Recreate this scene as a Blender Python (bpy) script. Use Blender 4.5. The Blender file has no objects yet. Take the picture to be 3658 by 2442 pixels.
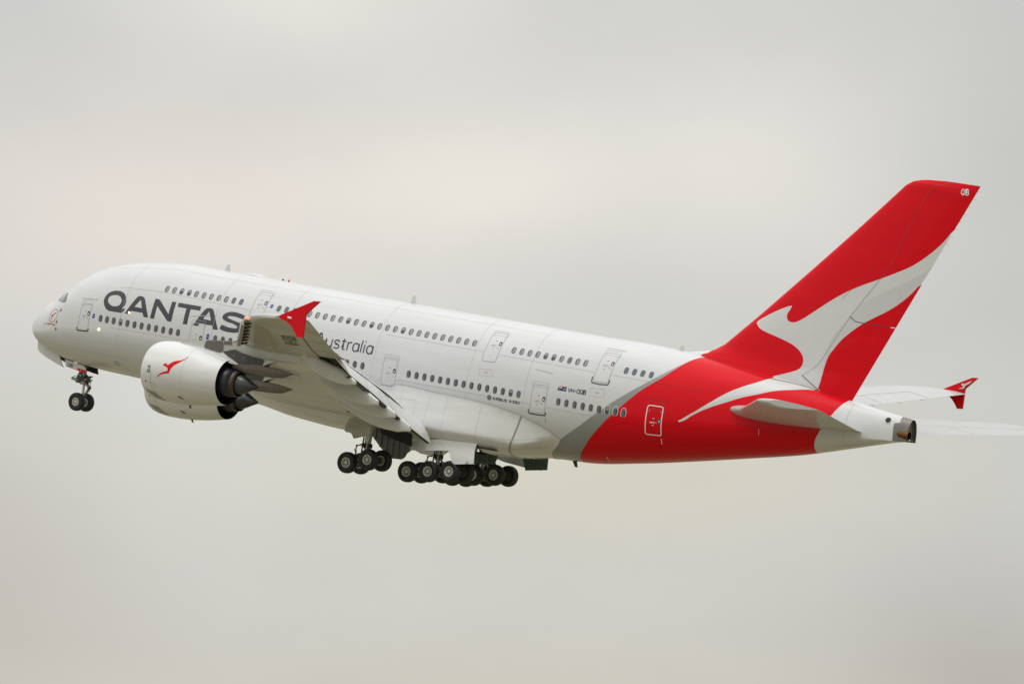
import bpy, math
import numpy as np
from mathutils import Matrix, Vector
from mathutils.geometry import delaunay_2d_cdt
scene=bpy.context.scene
# ---------------------------------------------------------------- camera, sky, sun, exposure
cam_d=bpy.data.cameras.new('camera'); cam=bpy.data.objects.new('camera',cam_d); scene.collection.objects.link(cam)
cam.location=(0,0,1.7); cam.rotation_euler=(math.radians(95),0,0)
cam_d.sensor_width=36; cam_d.lens=234.155; cam_d.clip_start=.5; cam_d.clip_end=60000
scene.camera=cam
scene.render.resolution_x=1024; scene.render.resolution_y=683
scene.view_settings.view_transform='Standard'; scene.view_settings.look='None'
scene.view_settings.gamma=1; scene.view_settings.use_curve_mapping=False
scene.view_settings.exposure=0.0
SUN_EL,SUN_AZ=70.,195.   # degrees; azimuth clockwise from +Y
def build_world():
    w=bpy.data.worlds.new('World'); scene.world=w; w.use_nodes=True
    nt=w.node_tree; N=nt.nodes; L=nt.links; N.clear()
    out=N.new('ShaderNodeOutputWorld'); bg=N.new('ShaderNodeBackground')
    sky=N.new('ShaderNodeTexSky'); sky.sky_type='NISHITA'; sky.sun_disc=False
    sky.sun_elevation=math.radians(SUN_EL); sky.sun_rotation=math.radians(SUN_AZ)
    tc=N.new('ShaderNodeTexCoord')
    def math_(op,a,b=None):
        n=N.new('ShaderNodeMath'); n.operation=op
        for i,v in enumerate((a,b)):
            if v is None: continue
            if isinstance(v,(int,float)): n.inputs[i].default_value=v
            else: L.new(v,n.inputs[i])
        return n.outputs[0]
    def mixc(f,a,b):
        n=N.new('ShaderNodeMix'); n.data_type='RGBA'
        if isinstance(f,(int,float)): n.inputs[0].default_value=f
        else: L.new(f,n.inputs[0])
        for i,v in ((6,a),(7,b)):
            if isinstance(v,tuple): n.inputs[i].default_value=v+(1,)
            else: L.new(v,n.inputs[i])
        return n.outputs[2]
    d=tc.outputs['Generated']
    sep=N.new('ShaderNodeSeparateXYZ'); L.new(d,sep.inputs[0])
    z=math_('MAXIMUM',sep.outputs[2],0.0)
    # soft cloud deck: broad banks of warm and cool grey, drawn out along the horizon
    mp=N.new('ShaderNodeMapping'); mp.inputs['Scale'].default_value=(1,1,1.9); L.new(d,mp.inputs[0])
    def noise(sc,det,ro,off):
        n=N.new('ShaderNodeTexNoise'); n.noise_dimensions='3D'; n.inputs['Scale'].default_value=sc; n.inputs['Detail'].default_value=det; n.inputs['Roughness'].default_value=ro
        a=N.new('ShaderNodeVectorMath'); a.operation='ADD'; a.inputs[1].default_value=off; L.new(mp.outputs[0],a.inputs[0]); L.new(a.outputs[0],n.inputs['Vector']); return n.outputs['Fac']
    n1=noise(17,6,.5,(.3,.1,.7)); n2=noise(42,7,.55,(4.2,1.3,.2))
    def bank(az,el,sx,sz):
        # a soft patch of sky tone centred on a compass bearing and elevation
        x0=math.sin(math.radians(az)); z0=math.sin(math.radians(el))
        a=math_('MULTIPLY',math_('SUBTRACT',sep.outputs[0],x0),1/sx); b=math_('MULTIPLY',math_('SUBTRACT',sep.outputs[2],z0),1/sz)
        r=math_('ADD',math_('MULTIPLY',a,a),math_('MULTIPLY',b,b))
        fr=N.new('ShaderNodeMath'); fr.operation='GREATER_THAN'; fr.inputs[1].default_value=0; L.new(sep.outputs[1],fr.inputs[0])
        return math_('MULTIPLY',math_('POWER',2.718,math_('MULTIPLY',r,-1.)),fr.outputs[0])
    nv=math_('ADD',math_('MULTIPLY',math_('ADD',math_('MULTIPLY',n1,.55),math_('MULTIPLY',n2,.45)),.17),.915)
    acc=N.new('ShaderNodeCombineXYZ'); acc.inputs[0].default_value,acc.inputs[1].default_value,acc.inputs[2].default_value=BASE
    acc=acc.outputs[0]
    for (az,el,sx,sz,c) in BANKS:
        b=N.new('ShaderNodeVectorMath'); b.operation='SCALE'; b.inputs[0].default_value=c; L.new(bank(az,el,sx,sz),b.inputs['Scale'])
        a=N.new('ShaderNodeVectorMath'); a.operation='ADD'; L.new(acc,a.inputs[0]); L.new(b.outputs[0],a.inputs[1]); acc=a.outputs[0]
    b=N.new('ShaderNodeVectorMath'); b.operation='SCALE'; L.new(acc,b.inputs[0]); L.new(nv,b.inputs['Scale']); col=b.outputs[0]
    # overcast: the deck brightens towards the zenith
    zz=math_('POWER',z,1.7)
    gt=N.new('ShaderNodeVectorMath'); gt.operation='SCALE'; gt.inputs[0].default_value=(ZEN*.96,ZEN,ZEN*1.07); L.new(zz,gt.inputs['Scale'])
    ga=N.new('ShaderNodeVectorMath'); ga.operation='ADD'; ga.inputs[1].default_value=(1,1,1); L.new(gt.outputs[0],ga.inputs[0])
    vm=N.new('ShaderNodeVectorMath'); vm.operation='MULTIPLY'; L.new(col,vm.inputs[0]); L.new(ga.outputs[0],vm.inputs[1])
    sk=N.new('ShaderNodeVectorMath'); sk.operation='SCALE'; sk.inputs['Scale'].default_value=.1; L.new(sky.outputs[0],sk.inputs[0])
    fin=mixc(.04,vm.outputs[0],sk.outputs[0])
    L.new(fin,bg.inputs[0]); bg.inputs[1].default_value=1.0; L.new(bg.outputs[0],out.inputs[0])
ZEN=1.5
BASE=(0.6228, 0.6143, 0.583)
BANKS=[(-3.0, 6.1, 0.036, 0.016, (0.1444, 0.0944, 0.0689)), (-0.2, 6.4, 0.026, 0.012, (0.1528, 0.136, 0.1038)), (2.2, 6.5, 0.022, 0.016, (0.1216, 0.1047, 0.0846)), (-1.6, 8.0, 0.028, 0.012, (0.1317, 0.1164, 0.0934)), (4.6, 6.5, 0.02, 0.05, (-0.0636, -0.0525, -0.0513)), (0.6, 3.9, 0.045, 0.012, (0.0372, 0.014, -0.0562)), (-4.6, 3.0, 0.025, 0.03, (-0.0659, -0.0821, -0.0917)), (0.0, 2.0, 0.07, 0.012, (-0.0104, -0.0218, -0.0565)), (-2.0, 4.5, 0.05, 0.018, (0.0515, 0.0676, 0.0578)), (-4.6, 8.2, 0.02, 0.014, (-0.0431, -0.0335, -0.0252)), (4.2, 2.0, 0.025, 0.02, (-0.1172, -0.1229, -0.1207))]  # cloud tones; the dark corner entries also hold some lens falloff
build_world()
sd=bpy.data.lights.new('sun','SUN'); sun=bpy.data.objects.new('sun',sd); scene.collection.objects.link(sun)
sd.energy=1.0; sd.angle=math.radians(14); sd.color=(1,.975,.93)
sun.rotation_euler=Vector((math.sin(math.radians(SUN_AZ))*math.cos(math.radians(SUN_EL)),math.cos(math.radians(SUN_AZ))*math.cos(math.radians(SUN_EL)),math.sin(math.radians(SUN_EL)))).to_track_quat('Z','Y').to_euler()
# ---------------------------------------------------------------- airframe lines (metres from the nose; angle round the section)
POSE_R=[[0.817888, 0.554476, 0.153676], [-0.542598, 0.832136, -0.11462], [-0.191433, 0.010362, 0.981451]]
POSE_T=[-32.8, 460.062, 44.8213]
XT=[0.0, 0.25, 0.6, 1.1, 1.8, 2.6, 3.5, 4.5, 5.5, 7.0, 9.0, 11.0, 13.0, 15.0, 46.0, 50.0, 54.0, 58.0, 62.0, 66.0, 70.85]
ZT=[-1.781, -1.3476, -1.0123, -0.4688, 0.2096, 0.6147, 1.37, 2.3005, 2.881, 3.443, 3.8826, 4.1355, 4.2899, 4.2686, 4.2465, 4.2889, 4.1626, 3.9013, 3.4782, 2.9144, 2.3732]
XB=[0.0, 0.25, 0.6, 1.1, 1.8, 2.6, 3.5, 5.0, 7.0, 9.0, 12.0, 15.0, 43.0, 47.0, 51.0, 55.0, 59.0, 63.0, 67.0, 70.85]
ZB=[-1.781, -2.0489, -2.4529, -2.8245, -3.14, -3.4091, -3.6186, -3.7999, -3.9405, -3.9929, -4.0806, -4.1725, -4.2039, -4.0791, -3.4948, -2.7406, -1.928, -1.0861, 0.004, 1.099]
XW=[0.0, 0.25, 0.6, 1.1, 1.8, 2.6, 3.5, 4.5, 6.0, 8.0, 10.0, 12.0, 45.0, 49.0, 53.0, 57.0, 61.0, 65.0, 68.0, 70.85]
HW=[0.02, 0.66, 1.1, 1.63, 2.14, 2.5, 2.82, 3.09, 3.3496, 3.5123, 3.5714, 3.5673, 3.5389, 3.497, 3.2234, 2.7802, 2.1989, 1.5584, 1.0122, 0.6023]
XC=[0.0, 2.0, 5.0, 9.0, 44.0, 52.0, 60.0, 70.85]
ZC=[-1.781, -1.8722, -1.2042, -0.9234, -0.4803, -0.2812, 0.2762, 0.9239]
NT,NB=2.1972,2.0472
LINES={
 'Q':[[8.82,0.5556],[9.248,0.5491],[9.63,0.5136],[9.918,0.4461],[10.028,0.38],[9.987,0.3215],[9.804,0.2833],[10.114,0.2763],[9.973,0.2278],[9.863,0.2192],[8.789,0.2275],[8.469,0.2568],[8.22,0.3121],[8.075,0.3793],[8.079,0.4348],[8.197,0.4929],[8.443,0.5363]],
 'Qi':[[8.933,0.4794],[9.19,0.4757],[9.452,0.4472],[9.625,0.4035],[9.635,0.359],[9.535,0.3213],[9.298,0.302],[9.008,0.3006],[8.696,0.3242],[8.475,0.3668],[8.413,0.4127],[8.483,0.453],[8.695,0.4732]],
 'A1':[[10.166,0.2167],[10.386,0.3005],[10.743,0.4433],[10.823,0.4756],[10.976,0.4909],[11.22,0.4908],[11.41,0.4726],[11.547,0.4373],[12.196,0.1992],[11.807,0.2002],[11.639,0.2517],[10.674,0.2609],[10.533,0.2118]],
 'A1i':[[11.192,0.4382],[10.838,0.3229],[11.483,0.3145]],
 'N':[[12.369,0.4747],[12.633,0.475],[12.781,0.4623],[13.808,0.2835],[13.803,0.4729],[14.154,0.4714],[14.187,0.1923],[13.838,0.194],[12.701,0.3747],[12.711,0.1961],[12.364,0.1959]],
 'T':[[14.357,0.472],[16.278,0.4724],[16.292,0.4073],[15.499,0.4073],[15.542,0.1907],[15.177,0.1895],[15.141,0.4074],[14.374,0.4095]],
 'A2':[[16.041,0.1916],[16.64,0.4275],[16.781,0.4603],[17.0,0.4726],[17.253,0.4678],[17.407,0.4403],[18.165,0.1885],[17.75,0.187],[17.597,0.2353],[16.537,0.2262],[16.448,0.1908]],
 'A2i':[[17.063,0.4185],[16.744,0.3],[17.421,0.2954]],
 'S':[[20.041,0.4468],[19.994,0.3887],[19.517,0.4038],[19.142,0.4093],[18.789,0.4044],[18.658,0.3872],[18.721,0.3748],[19.251,0.3483],[19.759,0.3339],[20.029,0.3134],[20.159,0.2774],[20.087,0.2327],[19.807,0.1987],[19.518,0.1857],[19.165,0.1838],[18.906,0.1828],[18.562,0.1915],[18.279,0.2063],[18.378,0.2656],[19.019,0.2435],[19.541,0.2448],[19.712,0.2597],[19.67,0.2784],[19.328,0.3024],[18.698,0.3182],[18.402,0.3372],[18.249,0.3678],[18.282,0.405],[18.473,0.4439],[18.824,0.4703],[19.265,0.4748],[19.689,0.4639]],
 'red':[[54.996,1.4127],[54.81,1.2728],[54.618,1.1331],[54.301,0.9518],[53.944,0.7851],[53.407,0.5963],[52.777,0.4497],[52.115,0.312],[51.551,0.1844],[50.858,0.0344],[50.283,-0.1024],[49.646,-0.2957],[48.983,-0.4923],[48.353,-0.7021],[47.748,-0.9238],[47.134,-1.2005]],
 'silver':[[54.633,1.1594],[54.384,1.0129],[53.959,0.8499],[53.353,0.6683],[52.676,0.5153],[52.013,0.3849],[51.157,0.2358],[50.258,0.0967],[49.319,-0.0576],[48.14,-0.3164],[47.188,-0.5009],[46.369,-0.6732]],
 'cone':[[66.006,1.5429],[66.02,1.3498],[65.965,1.1291],[65.854,0.922],[65.726,0.73],[65.604,0.5747],[65.455,0.42],[65.013,0.0396],[64.879,-0.115],[64.74,-0.3709],[64.608,-0.6407],[64.505,-0.9148],[64.378,-1.2346]],
 'swU':[[60.468,1.3965],[60.376,1.1938],[59.812,0.9246],[59.007,0.7085],[58.169,0.5132],[57.317,0.3155],[56.415,0.1396],[55.752,0.0395],[55.261,-0.025]],
 'swL':[[55.25,-0.0506],[55.382,-0.058],[55.973,0.0334],[56.932,0.1641],[58.367,0.3415],[59.293,0.4776],[60.223,0.6092],[61.296,0.8079],[62.477,1.0206],[63.502,1.2966],[65.989,0.7854]],
 'swG':[[55.761,0.0298],[56.611,0.1607],[57.649,0.3085],[58.761,0.4711],[60.168,0.6553],[61.42,0.8859],[62.463,1.1226]],
 'M1':[[6.334,0.3436],[7.205,0.3187],[7.173,-0.0831],[6.232,-0.0789]],
 'M2t':[[15.925,0.228],[17.008,0.2363],[16.012,0.0081],[17.119,0.0305]],
 'M3':[[32.023,0.2112],[33.159,0.2141],[33.231,-0.1705],[32.137,-0.1794]],
 'M4':[[44.065,0.182],[45.223,0.1867],[45.304,-0.2192],[44.134,-0.2264]],
 'M5':[[52.919,0.1353],[54.079,0.1321],[54.054,-0.4296],[52.927,-0.4033]],
 'U1':[[20.321,0.9251],[21.37,0.9398],[20.347,0.491],[21.465,0.5289]],
 'U2':[[39.592,0.9167],[40.664,0.9377],[40.782,0.3893],[39.676,0.3867]],
 'U3':[[48.482,0.8905],[49.6,0.8934],[49.699,0.3498],[48.524,0.3506]],
 'wm1':[[8.198,0.1161],[8.78,0.1077],[9.372,0.1039],[9.977,0.0972],[10.571,0.0938],[11.185,0.0887],[11.795,0.0864],[12.415,0.0835],[13.035,0.0801],[13.662,0.0788],[14.307,0.0768],[14.932,0.0758]],
 'wm2':[[18.091,0.0751],[18.737,0.075]],
 'wm3':[[29.777,0.0563],[30.43,0.0543],[31.07,0.0534]],
 'wm4':[[34.222,0.0483],[34.862,0.0469],[35.501,0.0455],[36.139,0.0441],[36.776,0.0427],[37.411,0.0412],[38.046,0.0398],[38.68,0.0382],[39.313,0.0367],[39.944,0.0351],[40.575,0.0335],[41.205,0.0318],[41.833,0.0302],[42.461,0.0285],[43.087,0.0267]],
 'wm5':[[46.248,0.0158],[46.887,0.0133],[47.525,0.0107],[48.16,0.0079],[48.793,0.0051],[49.423,0.0023],[50.042,-0.0009],[50.654,-0.0073],[51.26,-0.0145]],
 'wu1':[[12.978,0.6591],[13.597,0.6584],[14.218,0.6607],[14.864,0.6597],[15.476,0.6606],[16.122,0.6588],[16.753,0.6586],[17.392,0.6587],[18.021,0.6585],[18.658,0.6586],[19.29,0.6566]],
 'wu2':[[22.473,0.6555],[23.131,0.6544],[25.096,0.6531],[31.637,0.6498],[38.611,0.6397]],
 'wu3':[[41.784,0.6331],[42.423,0.6317],[43.062,0.6303],[43.699,0.6289],[44.336,0.6274],[44.971,0.6259],[45.605,0.6242],[46.237,0.6224],[46.869,0.6197],[47.499,0.6164]],
 'wu4':[[50.66,0.5976],[51.276,0.5975],[51.895,0.5984],[52.524,0.6003]],
 'wsize':[[41.688,0.6805],[41.874,0.5874],[41.617,0.6264],[41.951,0.6397],[34.178,0.0842],[34.265,0.0126],[34.077,0.0448],[34.375,0.0519]],
 'cw1':[[3.233,0.7921],[5.402,0.482],[3.556,0.9622],[3.733,0.6036],[3.577,0.6287],[3.248,0.7673]],
 'cw2':[[3.933,0.5262],[4.073,0.754],[4.195,0.7128],[4.473,0.472],[4.42,0.4453]],
 'noseroo':[[3.7,0.3843],[3.929,0.3233],[4.044,0.2462],[4.024,0.1782],[3.895,0.1206],[3.676,0.093],[3.465,0.1016],[3.257,0.1548],[3.17,0.2233],[3.172,0.3111],[3.263,0.3885],[3.469,0.4127]],
 'noseroo2':[[3.984,0.284],[3.765,0.2697],[3.619,0.2519],[3.522,0.2315],[3.506,0.2027],[3.479,0.1832],[3.365,0.15],[3.441,0.195],[3.409,0.2306],[3.324,0.2587],[3.315,0.2782],[3.465,0.2766],[3.644,0.2887]],
 'hf':[[2.949,0.1236],[3.974,0.02],[2.962,0.099],[3.981,0.0047]],
 'probe':[[4.261,0.2872],[4.115,0.0664],[4.124,-0.0801],[4.064,0.3987]],
 'blue':[[7.547,0.1419],[7.507,0.1716],[7.407,0.1405],[17.454,0.085],[17.421,0.1104],[21.826,0.6742],[21.752,0.7072]],
 'lamp':[[8.217,-0.0319],[10.536,0.2342]],
 'seam':[[9.153,0.6199],[20.197,0.546],[9.141,0.0179],[15.977,0.0037],[31.632,0.5348],[39.534,0.5254],[40.88,0.5189],[48.394,0.492],[49.718,0.4855],[55.481,0.4756],[33.316,-0.0459],[44.084,-0.0816],[45.363,-0.0927],[49.306,-0.1324]],
 'rain':[[6.076,0.43],[7.593,0.3904],[15.693,0.3091],[17.212,0.3583],[43.925,0.3918],[45.354,0.3651],[48.334,1.002],[49.884,0.9905],[52.735,0.2379],[54.218,0.2063]],
 'aust':[[26.696,0.3824],[26.815,0.3861],[29.858,0.3845],[29.991,0.2048],[30.949,0.2128],[27.244,0.3324],[30.84,0.351],[27.515,0.2151],[28.047,0.2155],[28.662,0.2066]],
 'vh':[[46.801,0.2055],[47.059,0.1543],[48.243,0.1957],[48.256,0.1454],[46.0,0.2129],[46.666,0.2122],[46.078,0.1525],[46.693,0.1518]],
 'airbus':[[40.839,-0.0862],[41.088,-0.0698],[41.093,-0.1146],[43.267,-0.0662],[43.277,-0.1213]],
 'hatch':[[39.576,0.2697],[40.645,0.2739],[40.853,0.1877],[39.767,0.1834],[48.483,0.247],[49.539,0.2611],[49.646,0.1454],[48.531,0.1454],[9.149,-0.7584],[9.648,-0.748],[9.584,-0.8766],[9.134,-0.886]],
 'fair':[[32.529,-0.1436],[34.274,-0.1257],[36.464,-0.1592],[38.634,-0.1737],[40.796,-0.2076],[42.518,-0.2678],[43.372,-0.313],[44.631,-0.4155],[45.599,-0.5265],[46.376,-0.672],[45.986,-0.8375],[45.218,-1.0685]],
 'fairband':[[43.474,-0.319],[43.059,-0.5761],[42.779,-0.7825],[42.326,-1.1777],[44.779,-0.7854]],
 'cone_hole':[[69.316,0.809],[69.227,0.9787],[69.124,0.7707]],
 'apu':[[70.057,1.4776],[70.255,0.8351],[69.781,0.6699],[69.972,0.3055],[69.952,-1.397]],
 'finseam':[[56.074,0.7854],[54.997,1.4107],[57.177,1.3013],[59.244,1.2093],[60.334,1.1841],[62.651,1.3319],[63.615,1.3476],[63.94,1.4137],[68.598,0.7854]],
 'htproot':[[58.249,0.246],[59.28,0.2845],[59.412,0.1334],[60.221,0.0429],[62.445,0.0147],[64.97,0.0532],[67.507,0.1097]],
 'lline':[[54.034,-0.511],[53.993,-0.6596],[49.391,-1.0786],[49.324,-1.2129],[45.344,-0.2758],[45.36,-0.3825]],
 'finout':[[54.634,4.039],[55.928,5.015],[58.311,7.341],[61.809,10.915],[64.541,13.746],[66.878,16.257],[67.593,17.033],[68.072,17.336],[68.683,17.499],[69.728,17.609],[70.783,17.646],[73.005,17.637],[66.137,3.002],[63.787,3.151],[62.332,3.3],[59.751,3.414],[57.555,3.65]],
 'rudder':[[71.189,17.627],[67.655,12.003],[65.149,8.188],[62.379,3.966],[62.396,3.982],[63.712,3.213],[65.149,8.188],[65.606,7.93],[66.258,7.904],[68.454,7.924]],
 'rooU':[[71.663,14.849],[70.954,13.79],[70.065,12.842],[69.044,12.011],[67.979,11.403],[66.9,10.856],[65.714,10.284],[64.733,9.748],[63.77,9.103],[62.821,8.365],[61.967,7.687],[61.433,7.331],[61.073,7.215],[60.737,7.259],[60.569,7.459],[60.565,7.719],[60.707,8.018],[60.75,8.257],[60.059,7.972],[59.362,7.593],[58.771,7.229],[58.308,6.883],[58.414,6.665],[58.691,6.472],[59.271,6.303],[60.069,6.139],[60.869,5.948],[61.451,5.754],[61.942,5.453],[62.229,5.077],[62.251,4.663],[62.041,4.325],[61.644,4.109],[60.729,3.741],[59.803,3.417]],
 'rooL':[[63.644,3.291],[63.728,3.721],[63.827,4.663],[64.011,5.431],[64.341,5.989],[64.769,6.607],[65.406,7.254],[66.059,7.81],[66.824,8.336],[67.595,8.815],[68.348,9.383],[68.988,9.98],[69.514,10.606],[70.058,11.417]],
 'rooG':[[63.751,4.188],[63.78,5.212],[63.895,6.063],[64.184,6.846],[64.612,7.463],[65.092,8.088],[65.377,8.591],[65.828,9.071],[66.585,9.64],[67.456,10.16],[68.523,10.77],[69.482,11.364],[70.22,11.991],[70.823,12.763]],
 'finqb':[[71.748,17.288],[72.242,17.308],[71.759,16.941],[72.261,16.971]],
 'finfair':[[53.442,4.197],[53.571,4.256],[54.277,4.349],[54.753,4.475],[55.327,4.672]],
 'wl':[[49.306,3.355],[51.716,4.592],[52.144,4.627],[51.254,3.725],[51.259,3.243],[51.277,2.306],[50.856,2.265],[50.66,2.53],[50.263,2.917],[49.803,3.126],[49.396,3.224]],
 'wlR':[[49.613,3.477],[51.717,4.601],[52.086,4.623],[51.325,3.679],[51.537,2.306],[51.102,2.295],[50.688,2.719],[49.929,3.113]],
 'wlroo':[[51.792,4.396],[51.42,4.179],[51.193,4.059],[51.03,4.067],[51.056,4.125],[50.964,3.949],[51.135,3.899],[51.114,3.809],[50.769,3.65],[51.214,3.738],[51.301,3.945],[51.612,4.153]],
 'eroo':[[33.886,-0.662],[33.616,-0.838],[33.337,-0.977],[32.971,-1.055],[32.757,-1.132],[32.553,-1.263],[32.405,-1.382],[32.331,-1.399],[32.276,-1.371],[32.276,-1.31],[32.314,-1.267],[32.182,-1.317],[32.059,-1.372],[31.993,-1.428],[32.06,-1.479],[32.217,-1.501],[32.34,-1.544],[32.413,-1.625],[32.415,-1.732],[32.349,-1.787],[32.133,-1.856],[31.923,-1.957],[31.725,-2.124],[31.601,-2.311],[31.673,-2.248],[31.874,-2.102],[32.085,-2.004],[32.302,-1.941],[32.552,-1.889],[32.59,-1.752],[32.655,-1.59],[32.809,-1.399],[33.01,-1.257],[33.285,-1.1],[33.522,-0.944],[33.758,-0.787]],
 'err':[[30.816,-1.622],[31.032,-1.609],[31.053,-2.055],[30.833,-2.066]],
 'eblk':[[30.388,-3.121],[31.367,-3.22],[31.554,-3.391],[31.855,-3.56],[31.23,-3.501],[30.739,-3.344],[33.072,-3.225],[33.241,-3.215],[33.447,-3.389],[33.279,-3.408],[30.748,-1.903],[31.057,-3.006]],
 'pyl_dark':[[35.447,-0.004],[36.367,0.267],[37.058,0.121],[37.754,0.032],[38.716,-0.032],[38.707,-0.43],[36.863,-0.633],[36.488,-0.455],[35.902,-0.24]],
 'pyl_front':[[32.328,0.172],[34.055,0.515],[33.981,0.305],[33.99,0.062],[33.805,0.035],[34.055,0.515],[35.392,0.678],[36.061,0.745],[36.14,0.238],[35.428,-0.003],[33.987,0.077]],
 'pyl_white':[[36.068,0.758],[36.413,0.822],[37.256,0.684],[38.147,0.636],[39.332,0.631],[41.126,0.77],[41.168,0.286],[41.262,0.055],[40.462,0.019],[38.716,-0.032]],
 'pyl_tail':[[36.735,-0.679],[37.036,-0.648],[38.696,-0.459],[40.676,-0.576],[40.855,-0.631],[40.084,-1.004],[38.42,-1.142],[37.303,-1.156],[36.942,-1.046],[36.685,-0.947]],
 'pyl_tail2':[[30.16,-2.07],[31.083,-1.961],[33.082,-2.03],[33.269,-2.1],[32.375,-2.515],[30.208,-2.684]],
 'pyl_white2':[[33.365,0.303],[30.96,-0.951],[33.263,-0.977],[33.543,-0.992],[33.621,-1.401]],
 'engtail':[[35.982,-2.206],[36.134,-1.223],[36.655,-1.092],[36.321,-2.019],[36.655,-1.092],[36.819,-2.657],[37.335,-2.334],[38.297,-1.861],[36.413,-2.142]],
}
# ---------------------------------------------------------------- helpers
PI=math.pi
def pchip(xk,yk,x,root=True):
    xk=np.asarray(xk,float); x=np.asarray(x,float)
    if root: xk=np.sqrt(xk); x=np.sqrt(np.maximum(x,0))
    yk=np.asarray(yk,float); h=np.diff(xk); d=np.diff(yk)/h; m=np.zeros(len(xk))
    for i in range(1,len(xk)-1):
        if d[i-1]*d[i]>0:
            w1=2*h[i]+h[i-1]; w2=h[i]+2*h[i-1]; m[i]=(w1+w2)/(w1/d[i-1]+w2/d[i])
    m[0]=d[0]; m[-1]=d[-1]
    x=np.clip(x,xk[0],xk[-1]); i=np.clip(np.searchsorted(xk,x)-1,0,len(xk)-2); t=(x-xk[i])/h[i]
    return (2*t**3-3*t**2+1)*yk[i]+(t**3-2*t**2+t)*h[i]*m[i]+(-2*t**3+3*t**2)*yk[i+1]+(t**3-t**2)*h[i]*m[i+1]
def lin(xk,yk,x): return np.interp(x,xk,yk)
def body_pt(x,ph):
    x=np.asarray(x,float); ph=np.asarray(ph,float)
    zt,zb,w,zc=pchip(XT,ZT,x),pchip(XB,ZB,x),pchip(XW,HW,x),pchip(XC,ZC,x)
    c,s=np.cos(ph),np.sin(ph); up=s>=0; n=np.where(up,NT,NB)
    y=-w*np.sign(c)*np.abs(c)**(2/n)
    z=np.where(up,zc+(zt-zc)*np.abs(s)**(2/n),zc-(zc-zb)*np.abs(s)**(2/n))
    return np.stack([x,y,z],-1)
def surf_n(fn,a,b,da=.01,db=.004):
    n=np.cross(fn(a+da,b)-fn(a-da,b),fn(a,b+db)-fn(a,b-db)); l=np.linalg.norm(n,axis=-1,keepdims=True)
    return n/np.maximum(l,1e-9)
def body_n(x,ph):
    n=surf_n(body_pt,np.clip(x,.02,70.8),np.clip(ph,-1.55,1.55)); n=np.where((n[...,1:2]>0),-n,n) if True else n
    # at the keel and crown the sideways part vanishes: keep pointing outwards
    return n
def S(x,ph,off=0.): return body_pt(x,ph)+body_n(x,ph)*off
MATS={}
def nodes_mat(name,col,rough=.35,metal=0.,coat=0.,var=.0,vscale=3.,bump=0.,streak=None,spec=.5,emit=None):
    m=bpy.data.materials.new(name); m.use_nodes=True; nt=m.node_tree; b=nt.nodes['Principled BSDF']
    b.inputs['Base Color'].default_value=tuple(col)+(1,); b.inputs['Roughness'].default_value=rough; b.inputs['Metallic'].default_value=metal
    b.inputs['Coat Weight'].default_value=coat; b.inputs['Coat Roughness'].default_value=.06; b.inputs['Specular IOR Level'].default_value=spec
    if emit: b.inputs['Emission Color'].default_value=tuple(emit[:3])+(1,); b.inputs['Emission Strength'].default_value=emit[3]
    if var>0:
        tc=nt.nodes.new('ShaderNodeTexCoord'); mp=nt.nodes.new('ShaderNodeMapping'); nt.links.new(tc.outputs['Object'],mp.inputs[0])
        mp.inputs['Scale'].default_value=streak or (1,1,1)
        nz=nt.nodes.new('ShaderNodeTexNoise'); nz.inputs['Scale'].default_value=vscale; nz.inputs['Detail'].default_value=5; nz.inputs['Roughness'].default_value=.6
        nt.links.new(mp.outputs[0],nz.inputs['Vector'])
        mx=nt.nodes.new('ShaderNodeMix'); mx.data_type='RGBA'
        mx.inputs[6].default_value=tuple(c*(1-var) for c in col)+(1,); mx.inputs[7].default_value=tuple(min(1,c*(1+var*.5)) for c in col)+(1,)
        cr=nt.nodes.new('ShaderNodeMapRange'); cr.inputs[1].default_value=.3; cr.inputs[2].default_value=.7
        nt.links.new(nz.outputs['Fac'],cr.inputs[0]); nt.links.new(cr.outputs[0],mx.inputs[0]); nt.links.new(mx.outputs[2],b.inputs['Base Color'])
        rr=nt.nodes.new('ShaderNodeMapRange'); rr.inputs[3].default_value=max(.02,rough-.08); rr.inputs[4].default_value=rough+.12
        nt.links.new(nz.outputs['Fac'],rr.inputs[0]); nt.links.new(rr.outputs[0],b.inputs['Roughness'])
        if bump:
            bp=nt.nodes.new('ShaderNodeBump'); bp.inputs['Strength'].default_value=bump; bp.inputs['Distance'].default_value=.02
            nt.links.new(nz.outputs['Fac'],bp.inputs['Height']); nt.links.new(bp.outputs[0],b.inputs['Normal'])
    MATS[name]=m; return m
nodes_mat('white_paint',(.625,.632,.637),.34,coat=.5,var=.065,vscale=1.1,streak=(.12,1,1))
nodes_mat('belly_paint',(.70,.70,.69),.36,coat=.45,var=.11,vscale=1.5,streak=(.15,1,1))
nodes_mat('red_paint',(.69,.002,.010),.28,coat=.17,spec=.1,var=.06,vscale=.8,streak=(.2,1,1))
nodes_mat('silver_paint',(.285,.295,.29),.3,metal=.1,coat=.4,var=.05,vscale=1)
nodes_mat('roo_white',(.66,.665,.66),.34,coat=.3,var=.03,vscale=1)
nodes_mat('roo_grey',(.59,.60,.595),.34,coat=.3,var=.03,vscale=1)
nodes_mat('letter_grey',(.048,.047,.057),.45,coat=.08,var=.08,vscale=2)
nodes_mat('mark_dark',(.045,.05,.06),.5)
nodes_mat('mark_red',(.6,.03,.03),.5)
nodes_mat('mark_blue',(.02,.035,.28),.4)
nodes_mat('mark_white',(.8,.8,.8),.5)
nodes_mat('red_seam',(.34,.006,.008),.4)
nodes_mat('flag_navy',(.012,.02,.10),.4)
nodes_mat('skin_joint',(.585,.59,.59),.45)
nodes_mat('seam_grey',(.50,.51,.51),.5)
nodes_mat('door_line',(.40,.43,.45),.5)
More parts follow.
